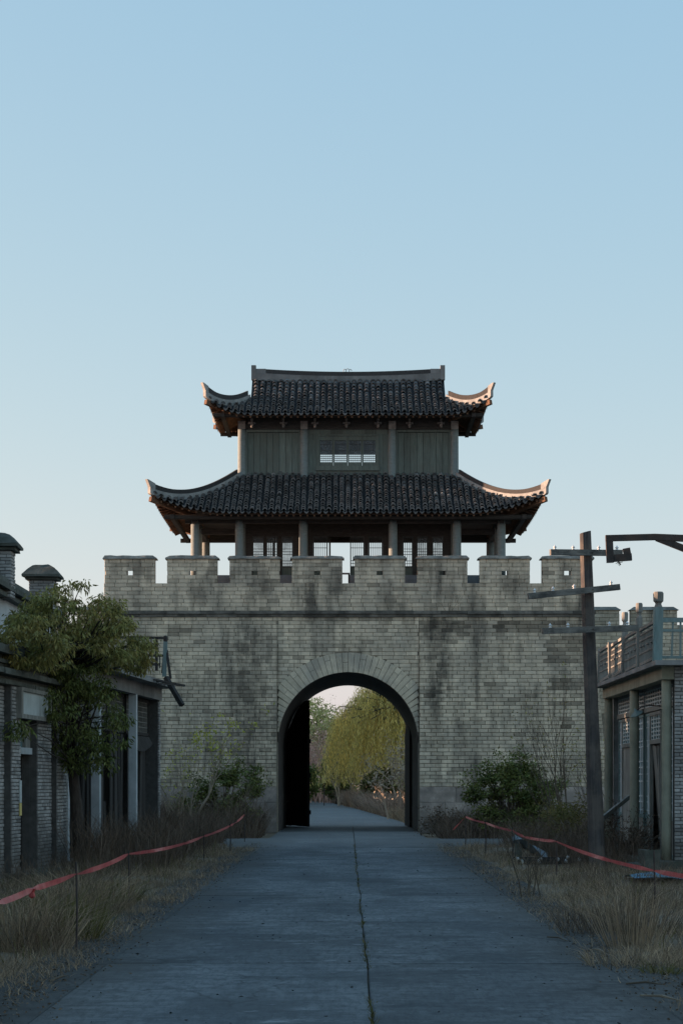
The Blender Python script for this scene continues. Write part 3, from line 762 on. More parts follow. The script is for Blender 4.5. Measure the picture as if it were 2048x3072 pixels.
# main ridge
rz = lambda x: 16.42 + .13 * (abs(x) / 3.5) ** 2
def ridge_strip(xa, xb, lo, hi, w, name, mat):
    rows = []; n = 24
    for i in range(n + 1):
        x = xa + (xb - xa) * i / n; z = rz(x)
        rows.append([(x, YC - w, z + lo), (x, YC - w, z + hi), (x, YC + w, z + hi), (x, YC + w, z + lo)])
    mb = MB().grid(rows); mb.add(rows[0], [(0, 1, 2, 3)]); mb.add(rows[-1], [(3, 2, 1, 0)])
    mb.build(name, M[mat], up_roof)
ridge_strip(-3.5, 3.5, -.12, .15, .10, 'ridge_band', 'concrete')
ridge_strip(-3.0, 3.0, .15, .31, .07, 'ridge_crest', 'ridge_tile')
for s in (-1, 1):
    x0, x1 = sorted((s * 3.0, s * 3.36)); MB().bx(x0, x1, YC - .08, YC + .08, rz(3.2) + .13, rz(3.2) + .31).build('ridge_block', M['concrete'], up_roof)
    x0, x1 = sorted((s * 3.36, s * 3.53)); MB().bx(x0, x1, YC - .11, YC + .11, rz(3.4) - .1, rz(3.4) + .42).build('ridge_end', M['concrete'], up_roof)
    # gable board
    gp = [UP.pt('f', -1, s * 3.5, UP.dmax(3.5, 'f', UP.Lx) * k / 8 + 1.25 * (1 - k / 8), .03) for k in range(9)]
    gz = min(p.z for p in gp) - .05
    mb = MB()
    for sgn in (-1, 1):
        q = [Vector((p.x, YC + sgn * (YC - p.y), p.z)) for p in gp]
        mb.grid([q, [Vector((p.x, p.y, gz)) for p in q]])
    mb.build('gable_board', M['concrete'], up_roof)
for k, (a, rr) in enumerate(((0.2, .05), (1.7, .06), (2.6, .045))):        # wire loops left from a lost ornament
    pts = [(-.12 + .1 * k + rr * math.cos(q * .6), YC, rz(0) + .35 + rr * 1.4 * math.sin(q * .6)) for q in range(9)]
    MB().tube(pts, .012, 5).build('finial_wire', M['ridge_plaster'], up_roof)
# ---- upper storey walls
def wallbox(name, x0, x1, y0, y1, z0, z1, mat='plank_wood'): return MB().bx(x0, x1, y0, y1, z0, z1).build(name, M[mat], pav)
bays = [(-IX + .15, -MX - .15), (MX + .15, IX - .15)]
for a, b in bays:
    wallbox('wall_backing', a - .1, b + .1, YI + .05, YI + .09, 12.5, 14.44, 'beam_wood')
    n = 8; w = (b - a - .1) / n
    for k in range(n):
        wob = random.uniform(-.01, .01)
        MB().bx(a + .05 + k * w + .006, a + .05 + (k + 1) * w - .006, YI + .0 + wob, YI + .045, 12.55, 14.32, random.uniform(-.15, .15)).build('plank', M['plank_wood'], pav)
    bar('panel_rail', (a, YI - .01, 14.38), (b, YI - .01, 14.38), .07, .09, 'plank_wood')
    for x in (a + .02, b - .02): bar('panel_stile', (x, YI - .01, 12.55), (x, YI - .01, 14.34), .06, .06, 'plank_wood')
wallbox('frieze', -IX - .02, IX + .02, YI - .05, YI + .1, 14.44, 15.35, 'beam_wood')
wallbox('frieze', -IX - .02, IX + .02, YIr - .1, YIr + .05, 14.44, 15.35, 'beam_wood')
for s in (-1, 1):
    x0, x1 = sorted((s * (IX - .06), s * (IX + .02)))
    wallbox('side_wall', x0, x1, YI + .1, YIr - .1, 12.4, 15.3)
# rear upper wall with a window gap
RW = [(-IX, -1.25, 12.5, 14.44), (1.25, IX, 12.5, 14.44), (-1.25, 1.25, 12.5, 13.35), (-1.25, 1.25, 13.90, 14.44)]
for a, b, c, d in RW: wallbox('rear_wall', a, b, YIr - .05, YIr + .03, c, d)
# centre bay: boards around a four-light window
wx0, wx1, wz0, wz1 = -1.05, 1.02, 13.12, 14.20
for k in range(7):
    a = -MX + .15 + k * (2 * MX - .3) / 7; MB().bx(a + .004, a + (2 * MX - .3) / 7 - .004, YI, YI + .045, wz1 + .07, 14.44, random.uniform(-.1, .1)).build('plank', M['plank_wood'], pav)
for a, b in ((-MX + .14, -1.27), (-1.262, wx0 - .07), (wx1 + .07, 1.24), (1.248, MX - .14)):
    MB().bx(a, b, YI, YI + .045, 12.55, wz1 + .066, random.uniform(-.1, .1)).build('plank', M['plank_wood'], pav)
MB().bx(wx0 - .066, wx1 + .066, YI + .002, YI + .05, 12.55, wz0 - .16).build('plank', M['plank_wood'], pav)
bar('window_sill', (wx0 - .1, YI - .02, wz0 - .08), (wx1 + .1, YI - .02, wz0 - .08), .10, .17, 'plank_wood')
win = bar('window', (wx0 - .07, YI - .015, wz1 + .03), (wx1 + .07, YI - .015, wz1 + .03), .09, .07, 'plank_wood')
bar('frame', (wx0 - .035, YI - .015, wz0 - .04), (wx0 - .035, YI - .015, wz1), .07, .09, 'plank_wood', win)
bar('frame', (wx1 + .035, YI - .015, wz0 - .04), (wx1 + .035, YI - .015, wz1), .07, .09, 'plank_wood', win)
def lattice(mb, x0, x1, z0, z1, y, nc, nr, t=.018, skip=None, vary=False):
    for i in range(nc + 1): mb.bx(x0 + (x1 - x0) * i / nc - t / 2, x0 + (x1 - x0) * i / nc + t / 2, y, y + .02, z0, z1)
    for i in range(nr + 1): mb.bx(x0, x1, y + .003, y + .017, z0 + (z1 - z0) * i / nr - t / 2, z0 + (z1 - z0) * i / nr + t / 2)
sw = (wx1 - wx0) / 4
for k in range(4):
    a = wx0 + k * sw; b = a + sw; fr = MB(); w = .045
    fr.bx(a + .004, a + w, YI - .03, YI + .02, wz0, wz1).bx(b - w, b - .004, YI - .03, YI + .02, wz0, wz1)
    fr.bx(a + w, b - w, YI - .028, YI + .018, wz0, wz0 + .13).bx(a + w, b - w, YI - .028, YI + .018, wz1 - .16, wz1)
    sash = fr.build('sash', M['plank_wood'], win)
    lt = MB(); x0, x1 = a + w, b - w
    lattice(lt, x0, x1, wz0 + .13, wz0 + .42, YI - .01, 6, 4, .02); 
    for i in range(1, 6): lt.bx(x0 + (x1 - x0) * i / 6 - .008, x0 + (x1 - x0) * i / 6 + .008, YI - .01, YI + .01, wz0 + .42, wz1 - .16)
    for zz in (wz0 + .55, wz1 - .30): lt.bx(x0, x1, YI - .007, YI + .007, zz, zz + .016)
    lt.build('lattice', M['lattice_wood'], win)
    MB().bx(x0, x1, YI + .012, YI + .016, wz0 + .42, wz1 - .16).build('pane', M['dusty_pane'], win)
# ---- lower storey inner wall: lattice doors between the columns
Z0, Z1, ZTOP = 9.0, 10.54, 12.5
wallbox('overdoor', -IX, IX, YI, YI + .08, Z1 + .05, ZTOP, 'beam_wood')
doors = [(-3.44, -3.02, 'grid'), (-2.95, -2.53, 'grid'), (-2.39, -1.98, 'grid'), (-1.26, -.74, 'bars'), (.07, .58, 'bars'), (.73, 1.24, 'bars'), (1.96, 2.33, 'grid'), (2.46, 2.86, 'grid'), (3.02, 3.42, 'grid')]
prev = -IX
for (a, b, kind) in doors:
    if not (prev < -.5 and a > 0): wallbox('jamb', prev, a - .002, YI + .005, YI + .07, Z0, Z1 + .05, 'beam_wood')
    prev = b + .002
    fr = MB(); w = .03; zl = 9.52
    fr.bx(a, a + w, YI, YI + .06, Z0, Z1 + .05).bx(b - w, b, YI, YI + .06, Z0, Z1 + .05).bx(a + w, b - w, YI, YI + .06, Z1, Z1 + .05).bx(a + w, b - w, YI, YI + .06, zl - .05, zl)
    d = fr.build('lattice_door', M['lattice_wood'], pav)
    MB().bx(a + w, b - w, YI + .02, YI + .04, Z0 + .02, zl - .05).build('lower_panel', M['plank_wood'], d)
    lt = MB(); x0, x1 = a + w, b - w
    if kind == 'grid':
        nc = 5
        for i in range(nc + 1): lt.bx(x0 + (x1 - x0) * i / nc - .011, x0 + (x1 - x0) * i / nc + .011, YI + .02, YI + .04, zl, Z1)
        for zz in (zl + .09, zl + .19, zl + .42, zl + .52, zl + .62, zl + .85): lt.bx(x0, x1, YI + .023, YI + .037, zz - .01, zz + .01)
        MB().bx(x0, x1, YI + .045, YI + .049, zl, Z1).build('pane', M['dusty_pane'], d) if random.random() < .8 else None
    else:
        nc = 6
        for i in range(nc + 1): lt.bx(x0 + (x1 - x0) * i / nc - .012, x0 + (x1 - x0) * i / nc + .012, YI + .02, YI + .04, zl, Z1)
        for zz in (zl + .1, zl + .2, zl + .66, zl + .98): lt.bx(x0, x1, YI + .023, YI + .037, zz - .01, zz + .01)
    lt.build('lattice', M['lattice_wood'], d)
wallbox('jamb', prev, IX, YI + .005, YI + .07, Z0, Z1 + .05, 'beam_wood')
bar('jamb', (-.66, YI + .03, 7.9), (-.66, YI + .03, Z1), .05, .06)
# rear inner wall: posts, head beam and a low panel
wallbox('overdoor', -IX, IX, YIr - .08, YIr, Z1 + .3, ZTOP, 'beam_wood')
for x in (-3.6, -2.75, -1.6, 1.6, 2.4, 3.6): wallbox('jamb', x - .05, x + .05, YIr - .07, YIr, Z0, Z1 + .3, 'beam_wood')
for a, b in ((-IX, -.8), (.06, IX)): wallbox('low_panel', a, b, YIr - .06, YIr - .01, Z0, Z0 + .35)
for s in (-1, 1):
    x0, x1 = sorted((s * (IX - .04), s * (IX + .04))); wallbox('side_wall', x0, x1, YI + .1, YIr - .1, Z0, ZTOP)
wallbox('ceiling', -RX, RX, YR, YRr, 11.3, 11.34, 'beam_wood')
# ------------------------------------------------------------------ left-hand row: shops along a line turned 4 degrees
TH = R(4.0)
ML = Matrix.Translation((-5.53, 44.0, 0)) @ Matrix.Rotation(-TH, 4, 'Z')      # local x towards the road, local y along the row
def LB(): return MB(ML)
def lat_y(mb, a0, a1, z0, z1, b, nc, nr, t=.02, d=.02, tv=None):
    tv = tv or t
    for i in range(nc + 1):
        a = a0 + (a1 - a0) * i / nc; mb.bx(b, b + d, a - tv / 2, a + tv / 2, z0, z1)
    for i in range(nr + 1):
        z = z0 + (z1 - z0) * i / nr; mb.bx(b + .003, b + d - .003, a0, a1, z - t / 2, z + t / 2)
shopA = thing('brick_shop', 'derelict grey brick shop front with pilasters, mouldings and blank signboard', 'shop', ML @ Vector((0, -7, 0)))
def pa(name, mat, *boxes, par=None, j=0.0):
    mb = LB()
    for q in boxes: mb.bx(*q, j=j)
    return mb.build(name, M[mat], par or shopA)
pa('wall', 'grey_joint', (-.3, 0, -16, -7.85, -.1, 4.0), (-.3, 0, -6.45, -3.45, -.1, 4.0), (-.3, 0, -7.85, -6.45, 2.78, 4.0))
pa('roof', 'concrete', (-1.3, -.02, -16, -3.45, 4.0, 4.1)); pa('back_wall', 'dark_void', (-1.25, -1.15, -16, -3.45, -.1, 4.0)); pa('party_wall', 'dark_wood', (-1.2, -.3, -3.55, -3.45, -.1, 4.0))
bl = []; RH = .066
for (a0, a1, b) in ((-8.5, -7.85, .17), (-6.45, -5.3, .17), (-4.75, -4.22, .17), (-4.2, -3.5, .10), (-5.28, -4.77, .03), (-11, -8.52, .03)):
    pa('pilaster', 'grey_joint', (-.05, b - .025, a0 + .01, a1 - .01, -.05, 3.45))
    for i in range(52):
        bl += course(i * RH, (i + 1) * RH, a0, a1, .23, b, .115 * (i % 2), joint=.012)
lay(bl, shopA, M['grey_brick'], 300, pick=lambda q: (abs(q[0] + 6.2) > 2.2, abs(q[2] - 1.6)), depth=.03, axis='y', flip=1, Mx=ML, j=.003)
for (z0, z1, b) in ((3.96, 4.10, .30), (3.80, 3.87, .18), (3.60, 3.70, .32), (3.45, 3.52, .20)):
    a = -16.0
    while a < -3.45:
        e = min(a + random.uniform(.8, 1.5), -3.42); pa('moulding', 'mossy_stone', (-.02, b + random.uniform(-.01, .01), a + .004, e - .004, z0, z1), j=.008); a = e
pa('parapet_panel', 'mossy_stone', (-.02, .10, -16, -3.46, 3.875, 3.955)); pa('parapet_panel', 'mossy_stone', (-.02, .13, -16, -3.46, 3.705, 3.795)); pa('parapet_panel', 'mossy_stone', (-.02, .12, -16, -3.46, 3.525, 3.595))
sg = pa('signboard', 'pale_board', (.20, .225, -8.05, -5.85, 2.95, 3.36))
pa('frame', 'grey_wood', (.16, .27, -8.2, -5.7, 3.36, 3.43), (.16, .27, -8.2, -5.7, 2.87, 2.95), (.16, .265, -8.2, -8.05, 2.95, 3.36), (.16, .265, -5.85, -5.7, 2.95, 3.36), par=sg)
tr = pa('transom', 'grey_wood', (-.08, .02, -7.84, -6.46, 2.70, 2.78), (-.08, .02, -7.84, -7.62, 2.36, 2.70), (-.08, .02, -6.85, -6.46, 2.36, 2.70)); pa('pane', 'glass_teal', (-.05, -.04, -7.62, -6.85, 2.36, 2.70), par=tr)
pa('door_lintel', 'white_paint', (-.12, .06, -7.84, -6.46, 2.24, 2.36))
dr = pa('door', 'dark_wood', (-.14, -.10, -7.84, -7.65, 0, 2.24)); pa('door_leaf', 'dark_wood', (-.72, -.12, -6.56, -6.5, .02, 2.2), par=dr); pa('door_board', 'dark_wood', (-.7, -.66, -7.4, -6.6, .02, 2.0), par=dr)
pa('wall_notice', 'pale_board', (.175, .19, -8.0, -7.86, 1.35, 1.75)); pa('wall_notice', 'sign_yellow', (.175, .19, -8.0, -7.86, 1.12, 1.345))
pa('step', 'mossy_stone', (0, .6, -8.6, -5.2, -.1, .1), j=.02)

# shop with white posts
shopB = thing('shop', 'abandoned flat-roofed shop with white posts, dark lattice panels and torn doors', 'shop', ML @ Vector((0, 2.4, 0)))
pb_ = lambda *a, **k: pa(*a, par=k.pop('par', shopB), **k)
pb_('slab_roof', 'concrete', (-4.0, .42, -3.4, 8.45, 4.17, 4.30), j=.006); pb_('fascia', 'concrete', (-.12, .09, -3.4, 8.32, 3.86, 4.168))
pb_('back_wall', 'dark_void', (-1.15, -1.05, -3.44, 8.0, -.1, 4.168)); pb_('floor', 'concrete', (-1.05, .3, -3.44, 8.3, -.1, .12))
for a in (-3.3, 0.0, 4.6): pb_('post', 'white_paint', (-.10, .085, a - .10, a + .10, .12, 3.86), j=.004)
pb_('end_wall', 'grey_joint', (-4.0, .03, 8.02, 8.3, -.1, 4.168))
bl = []
for i in range(58): bl += course(i * RH, (i + 1) * RH, 8.02, 8.3, .23, .06, .115 * (i % 2), joint=.012)
lay(bl, shopB, M['grey_brick'], 300, depth=.03, axis='y', flip=1, Mx=ML, j=.003)
for (a0, a1) in ((-3.18, -.12), (.12, 4.48), (4.72, 8.0)):
    fr = pb_('head_frame', 'dark_wood', (-.28, -.2, a0, a1, 3.78, 3.86), (-.28, -.2, a0, a1, 2.92, 3.0), (-.28, -.2, a0, a0 + .06, 3.0, 3.78), (-.28, -.2, a1 - .06, a1, 3.0, 3.78), (-.28, -.2, (a0 + a1) / 2 - .04, (a0 + a1) / 2 + .04, 3.0, 3.78))
    lt = LB(); lat_y(lt, a0 + .06, a1 - .06, 3.0, 3.78, -.25, int((a1 - a0) / .16), 6, .022); lt.build('lattice', M['grey_wood'], fr)
    n = int((a1 - a0) / .3); w = (a1 - a0) / n
    for k in range(n):
        if random.random() < .22: continue
        z1 = 2.9 if random.random() < .75 else random.uniform(1.2, 2.4); tl = random.uniform(-.05, .05)
        mb = LB(); mb.beam((-.24 + random.uniform(-.03, .03), a0 + (k + .5) * w, .12), (-.24 + tl, a0 + (k + .5) * w + random.uniform(-.06, .06), z1), w * .9, .03, random.uniform(-.3, .4), up=(0, 1, 0) if False else (1, 0, 0)); mb.build('door_board', M['dark_wood'], shopB)
aw = LB(); rows = []
for k in range(8):
    u = k / 7; rows.append([(-.18 + .02 * math.sin(u * 9), 4.8 + 3.1 * u, 2.9), (-.10 - .02 * math.sin(u * 5), 4.8 + 3.1 * u, 2.72 - .22 * math.sin(math.pi * u))])
aw.grid(rows).build('torn_valance', M['dark_wood'], shopB)
# broken railing on that roof
br = thing('broken_railing', 'collapsed dark timber railing hanging off the corner of the flat roof', 'railing', ML @ Vector((.3, 7, 4.3)))
def brb(name, a, b, w=.06, mat='dark_wood'): MB().beam(a, b, w, w).build(name, M[mat], br)
Yb = 51.0
brb('post', P(493, 2030, Yb), P(497, 1925, Yb), .10, 'teal_wood'); MB().lathe([(.03, 0), (.055, .02), (.055, .12), (.04, .16), (0, .17)], P(497, 1926, Yb), 8).build('finial', M['dark_wood'], br)
brb('brace', P(487, 2020, Yb), P(494, 1945, Yb), .05); brb('brace', P(512, 2036, Yb - .2), P(500, 1950, Yb), .05); brb('hanging_post', P(498, 2032, Yb - .3), P(547, 2116, Yb - .6), .11)
for (p, q) in (((330, 2012), (555, 2056)), ((345, 2024), (553, 2056)), ((420, 2030), (553, 2058)), ((470, 2050), (555, 2057))):
    brb('rail', P(p[0], p[1], 48.5), P(q[0], q[1], 50.0), .035)
for k in range(14):
    u = k / 13; a = P(340 + 205 * u, 2015 + 38 * u, 48.5 + 1.5 * u); b = P(365 + 180 * u, 2034 + 20 * u, 48.3 + 1.5 * u); brb('baluster', a, b, .022)
for px in (395, 432, 470): brb('post', P(px, 2012 - (470 - px) * .1, 50.5), P(px, 1912, 50.5), .07)
for (y, x0, x1) in ((1912, 340, 492), (1965, 345, 490), (1992, 400, 480)): brb('rail', P(x0, y, 50.5), P(x1, y + 2, 50.5), .06)
for k in range(7): brb('baluster', P(402 + k * 13, 2005, 50.5), P(402 + k * 13, 1915 if k % 3 else 1966, 50.5), .025)

# plastered house behind the shops with capped parapet piers
house = thing('plaster_house', 'pale plastered house behind the shops with stone-capped piers on its parapet', 'house', (-9, 42, 0))
hb = lambda name, mat, *bs, j=0.0, par=None: [(lambda mb: ([mb.bx(*q, j=j) for q in bs], mb.build(name, M[mat], par or house))[1])(MB())][0]
hb('wall', 'old_plaster', (-12.5, -6.95, -8, 47.6, -.1, 5.42))  # unseen near stretch lengthened past the camera to shade the foreground
hb('coping', 'mossy_stone', (-12.6, -6.80, -8, 47.7, 5.42, 5.50), (-12.6, -6.72, -8, 47.75, 5.56, 5.66)); hb('coping', 'mossy_stone', (-12.5, -6.86, -8, 47.65, 5.50, 5.56)); hb('coping_top', 'mossy_stone', (-12.5, -6.78, -8, 47.7, 5.66, 5.76), j=.03)
MB().hexa([(-13, -8, 5.75), (-7.7, -8, 5.75), (-7.7, 45.3, 5.75), (-13, 45.3, 5.75), (-10.6, -8, 7.3), (-10.4, -8, 7.3), (-10.4, 45.3, 7.3), (-10.6, 45.3, 7.3)]).build('roof', M['roof_tile'], house)  # unseen pitched roof, added to shade the pole and the roof railing
for y in (28.6, 34.4, 40.2, 46.0):
    pr = hb('pier', 'grey_joint', (-7.28, -6.74, y - .25, y + .25, 5.4, 6.36))
    bl = []
    for i in range(14): bl += [(a, b, c + 5.42, d + 5.42, y - .26) for a, b, c, d, _ in course(i * RH, (i + 1) * RH, -7.3, -6.72, .23, 0, .115 * (i % 2), joint=.012)]
    lay(bl, pr, M['grey_brick'], 300, depth=.03, j=.006)
    bl = []
    for i in range(14): bl += [(a, b, c + 5.42, d + 5.42, -6.72) for a, b, c, d, _ in course(i * RH, (i + 1) * RH, y - .25, y + .25, .23, 0, .115 * (i % 2), joint=.012)]
    lay(bl, pr, M['grey_brick'], 300, depth=.03, j=.006, axis='y', flip=1)
    hb('cap_moulding', 'mossy_stone', (-7.36, -6.64, y - .34, y + .34, 6.36, 6.42), par=pr, j=.01)
    mb = MB(); prof = [(.43, 6.42), (.43, 6.48), (.30, 6.62), (.20, 6.70), (.14, 6.72)]; vs = []; fs = []
    for r, z in prof:
        for (i, k) in ((-1, -1), (0, -1.0), (1, -1), (1.0, 0), (1, 1), (0, 1.0), (-1, 1), (-1.0, 0)): vs.append((-7.01 + i * r + random.uniform(-.012, .012), y + k * r + random.uniform(-.012, .012), z + random.uniform(-.012, .012)))
    for q in range(len(prof) - 1):
        for k in range(8): fs.append((q * 8 + k, q * 8 + (k + 1) % 8, (q + 1) * 8 + (k + 1) % 8, (q + 1) * 8 + k))
    fs.append(tuple(range(7, -1, -1))); fs.append(tuple(range(32, 40)))
    mb.add(vs, fs).build('pier_cap', M['mossy_stone'], pr)
# unseen long shed, added west of the gate yard to throw evening shade
shed = thing('brick_shed', 'long plain brick shed with pitched tile roof west of the yard', 'shed', (-17, 62, 0))
MB().bx(-19.5, -14, 49, 73.5, -.1, 6.6).build('wall', M['grey_brick'], shed)
MB().hexa([(-20, 48.6, 6.6), (-13.6, 48.6, 6.6), (-13.6, 73.9, 6.6), (-20, 73.9, 6.6), (-16.9, 48.6, 8.4), (-16.7, 48.6, 8.4), (-16.7, 73.9, 8.4), (-16.9, 73.9, 8.4)]).build('roof', M['roof_tile'], shed)

# ------------------------------------------------------------------ right-hand shop with round columns
shopR = thing('colonnade_shop', 'ruined shop with round columns, teal lattice doors and a timber roof railing', 'shop', (7, 43, 0))
rb = lambda name, mat, *bs, j=0.0, par=None: [(lambda mb: ([mb.bx(*q, j=j) for q in bs], mb.build(name, M[mat], par or shopR))[1])(MB())][0]
rb('plinth', 'mossy_stone', (5.75, 11, 38.45, 48, -.1, .2), j=.01); rb('slab_roof', 'concrete', (5.89, 11, 38.4, 48.0, 3.975, 4.07), j=.006); rb('beam', 'column_plaster', (6.08, 6.32, 38.82, 47.85, 3.72, 3.973))
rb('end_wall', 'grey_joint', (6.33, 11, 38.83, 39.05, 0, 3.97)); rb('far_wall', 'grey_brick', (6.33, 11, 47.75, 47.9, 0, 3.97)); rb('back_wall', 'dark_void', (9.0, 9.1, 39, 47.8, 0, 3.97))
bl = []
for i in range(54): bl += [(a, b, c + .2, d + .2, 38.8) for a, b, c, d, _ in course(i * .0698, (i + 1) * .0698, 6.32, 7.2, .24, 0, .12 * (i % 2), joint=.011)]
lay(bl, shopR, M['grey_brick'], 300, depth=.03, j=.003); rb('wall_facing', 'grey_brick', (7.2, 11, 38.8, 38.83, .2, 3.97))
for y in (39.0, 43.4, 47.7): MB().tube([(6.2, y, .2 + 3.55 * k / 6) for k in range(7)], .1, 14).build('column', M['column_plaster'], shopR, smooth=True)
XD = 6.42
def door_lattice(y0, y1, teal=True):
    fr = MB(); w = .05
    fr.bx(XD, XD + .05, y0, y0 + w, .2, 3.2).bx(XD, XD + .05, y1 - w, y1, .2, 3.2).bx(XD, XD + .05, y0 + w, y1 - w, 3.14, 3.2).bx(XD, XD + .05, y0 + w, y1 - w, .95, 1.03).bx(XD, XD + .05, y0 + w, y1 - w, .2, .28)
    d = fr.build('door', M['teal_wood'], shopR)
    MB().bx(XD + .02, XD + .03, y0 + w, y1 - w, .28, .95).build('lower_panel', M['grey_wood'], d)
    lt = MB(); n = 3
    for i in range(1, n): lt.bx(XD + .015, XD + .035, y0 + w + (y1 - y0 - 2 * w) * i / n - .035, y0 + w + (y1 - y0 - 2 * w) * i / n + .035, 1.03, 3.14)
    for z in (1.12, 1.3, 1.42, 1.75, 1.9, 2.05, 2.18, 2.5, 2.62, 2.9, 3.02): lt.bx(XD + .018, XD + .032, y0 + w, y1 - w, z - .014, z + .014)
    lt.build('lattice', M['white_paint'], d)
    MB().bx(XD + .036, XD + .040, y0 + w, y1 - w, 1.03, 3.14).build('pane', M['glass_teal'], d)
for (ya, yb_, parts) in ((39.1, 43.3, ((43.25, 42.65, 'l'), (42.6, 41.1, 'open'), (41.05, 40.1, 'l'), (40.05, 39.15, 'l'))), (43.5, 47.6, ((47.55, 47.0, 'l'), (46.95, 45.4, 'shut'), (45.35, 44.5, 'l'), (44.45, 43.55, 'l')))):
    fr = rb('transom', 'grey_wood', (XD - .03, XD + .06, ya, yb_, 3.22, 3.32), (XD - .03, XD + .06, ya, yb_, 3.68, 3.75))
    lt = MB()
    n = int((yb_ - ya) / .30)
    lat_y(lt, ya + .03, yb_ - .03, 3.33, 3.67, XD, n, 4, .03, tv=.07); lt.build('lattice', M['pale_board'], fr)
    for (b1, b0, kind) in parts:
        if kind == 'l': door_lattice(b0, b1)
        else:
            w = .07; f = MB(); f.bx(XD - .01, XD + .06, b0, b0 + w, .2, 3.2).bx(XD - .01, XD + .06, b1 - w, b1, .2, 3.2).bx(XD - .01, XD + .06, b0 + w, b1 - w, 3.13, 3.2).bx(XD - .01, XD + .06, b0 + w, b1 - w, 2.53, 2.62)
            d = f.build('door', M['grey_wood'], shopR)
            lt = MB(); lat_y(lt, b0 + w, b1 - w, 2.62, 3.13, XD + .01, 4, 6, .028, tv=.07); lt.build('lattice', M['pale_board'], d); MB().bx(XD + .035, XD + .04, b0 + w, b1 - w, 2.62, 3.13).build('pane', M['glass_teal'], d)
            if kind == 'shut':
                MB().bx(XD + .02, XD + .04, b0 + w, b1 - w, .25, 2.53).build('door_panel', M['grey_wood'], d); MB().bx(XD, XD + .05, b0 + .25, b0 + .32, .25, 2.5).build('stile', M['grey_wood'], d)
            else:
                MB().beam((XD + .25, b1 - .1, .25), (XD + .05, b1 - .35, 2.5), .5, .03, up=(1, 0, 0)).build('door_leaf', M['grey_wood'], d); MB().beam((XD + .1, b0 + .55, .2), (XD + .05, b0 + .62, 2.5), .10, .04, up=(1, 0, 0)).build('stile', M['grey_wood'], d)
                for k in range(4): MB().beam((XD + .12, b0 + .62, .5 + .5 * k + random.uniform(-.1, .1)), (XD + .15, b0 + 1.3, .55 + .5 * k), .02, .06).build('broken_slat', M['grey_wood'], d)
# roof railing
ys = [38.75, 41.15, 43.35, 45.55, 47.65]; XR = 5.98
for i, y in enumerate(ys):
    h = 1.05 if i < 3 else .85; w = .17 if i == 0 else .12
    ln = random.uniform(-.03, .03); p = MB().beam((XR, y, 4.06), (XR + ln, y, 4.06 + h), w, w, up=(0, 1, 0)).build('railing_post', M['teal_wood' if i == 0 else 'grey_wood'], shopR)
    if i < 3: MB().lathe([(w * .5, 0), (w * .36, .05), (w * .36, .08), (w * .58, .12), (w * .6, .27), (w * .5, .30), (0, .305)], (XR + ln, y, 4.06 + h), 10).build('finial', M['grey_wood'], p)
for i in range(4):
    a, b = ys[i] + .08, ys[i + 1] - .08; sag = random.uniform(-.05, .02) - (.08 if i == 2 else 0)
    f = MB(); t0, t1 = 4.86, 4.86 + sag * .4
    f.beam((XR, a, t0), (XR + .02, b, t1), .07, .06); f.beam((XR, a, t0 - .11), (XR + .02, b, t1 - .11), .04, .035); f.beam((XR, a, 4.16), (XR + .02, b, 4.14 + sag * .3), .06, .06)
    pn = f.build('railing_panel', M['grey_wood'], shopR)
    l = MB(); n = 12
    for k in range(n + 1):
        y = a + (b - a) * k / n; z1 = t0 + (t1 - t0) * k / n - .1
        l.beam((XR, y, 4.17), (XR + .01, y, z1), .025, .025)
    for z in (4.36, 4.62):
        l.beam((XR, a, z), (XR, b, z + sag * .4), .03, .03)
    for k in (2, 5, 8, 10): l.beam((XR - .01, a + (b - a) * k / n, 4.49), (XR - .01, a + (b - a) * (k + 1.4) / n, 4.49), .05, .03)
    l.build('lattice', M['grey_wood'], pn)
f = MB(); f.beam((6.07, 38.7, 4.86), (8.5, 38.7, 4.86), .06, .09); f.beam((6.07, 38.7, 4.66), (8.5, 38.7, 4.64), .05, .05); f.beam((6.07, 38.7, 4.14), (8.5, 38.7, 4.14), .05, .05)
pn = f.build('railing_panel', M['teal_wood'], shopR)
for x in (6.25, 6.42, 6.6, 6.85): MB().beam((x, 38.7, 4.16), (x + random.uniform(-.03, .03), 38.7, 4.84), .035, .035).build('baluster', M['teal_wood'], pn)
lampshade = thing('wall_lamp', 'small tilted tin lamp shade on a bent wire arm beside the transom', 'lamp', (6.0, 40.5, 3.2))
Lp = P(1908, 2140, 40.6)
MB().lathe([(.02, .10), (.03, .05), (.125, -.005), (.135, -.02), (.12, -.012), (.02, .03)], Lp, 16, axis=(-.45, -.3, .85)).build('shade', M['teal_wood'], lampshade, smooth=True)
MB().tube([Lp + Vector((.0, 0, .06)), Lp + Vector((.1, .05, .13)), Lp + Vector((.25, .1, .17)), Vector((XD, 40.75, 3.27))], .012, 6).build('arm', M['rusty_steel'], lampshade)
st = thing('stone_block', 'broken pale stone block lying by the corner column base', 'stone', (5.7, 37.9, 0)); MB().bx(5.55, 5.85, 37.6, 38.2, -.02, .42, j=.04).build('block', M['mossy_stone'], st); MB().bx(5.2, 5.5, 37.7, 38.1, -.02, .2, j=.05).build('chunk', M['mossy_stone'], st)
bd = thing('leaning_board', 'grey timber board leaning between utility pole and shop door', 'board', (5.2, 41, 0)); MB().beam(P(1806, 2455, 41.0), P(1884, 2392, 45.2), .05, .10).build('board', M['grey_wood'], bd); MB().beam(P(1806, 2455, 41.0), Vector((wx(1806, 41), 41.0, 0)), .05, .05).build('prop', M['grey_wood'], bd)

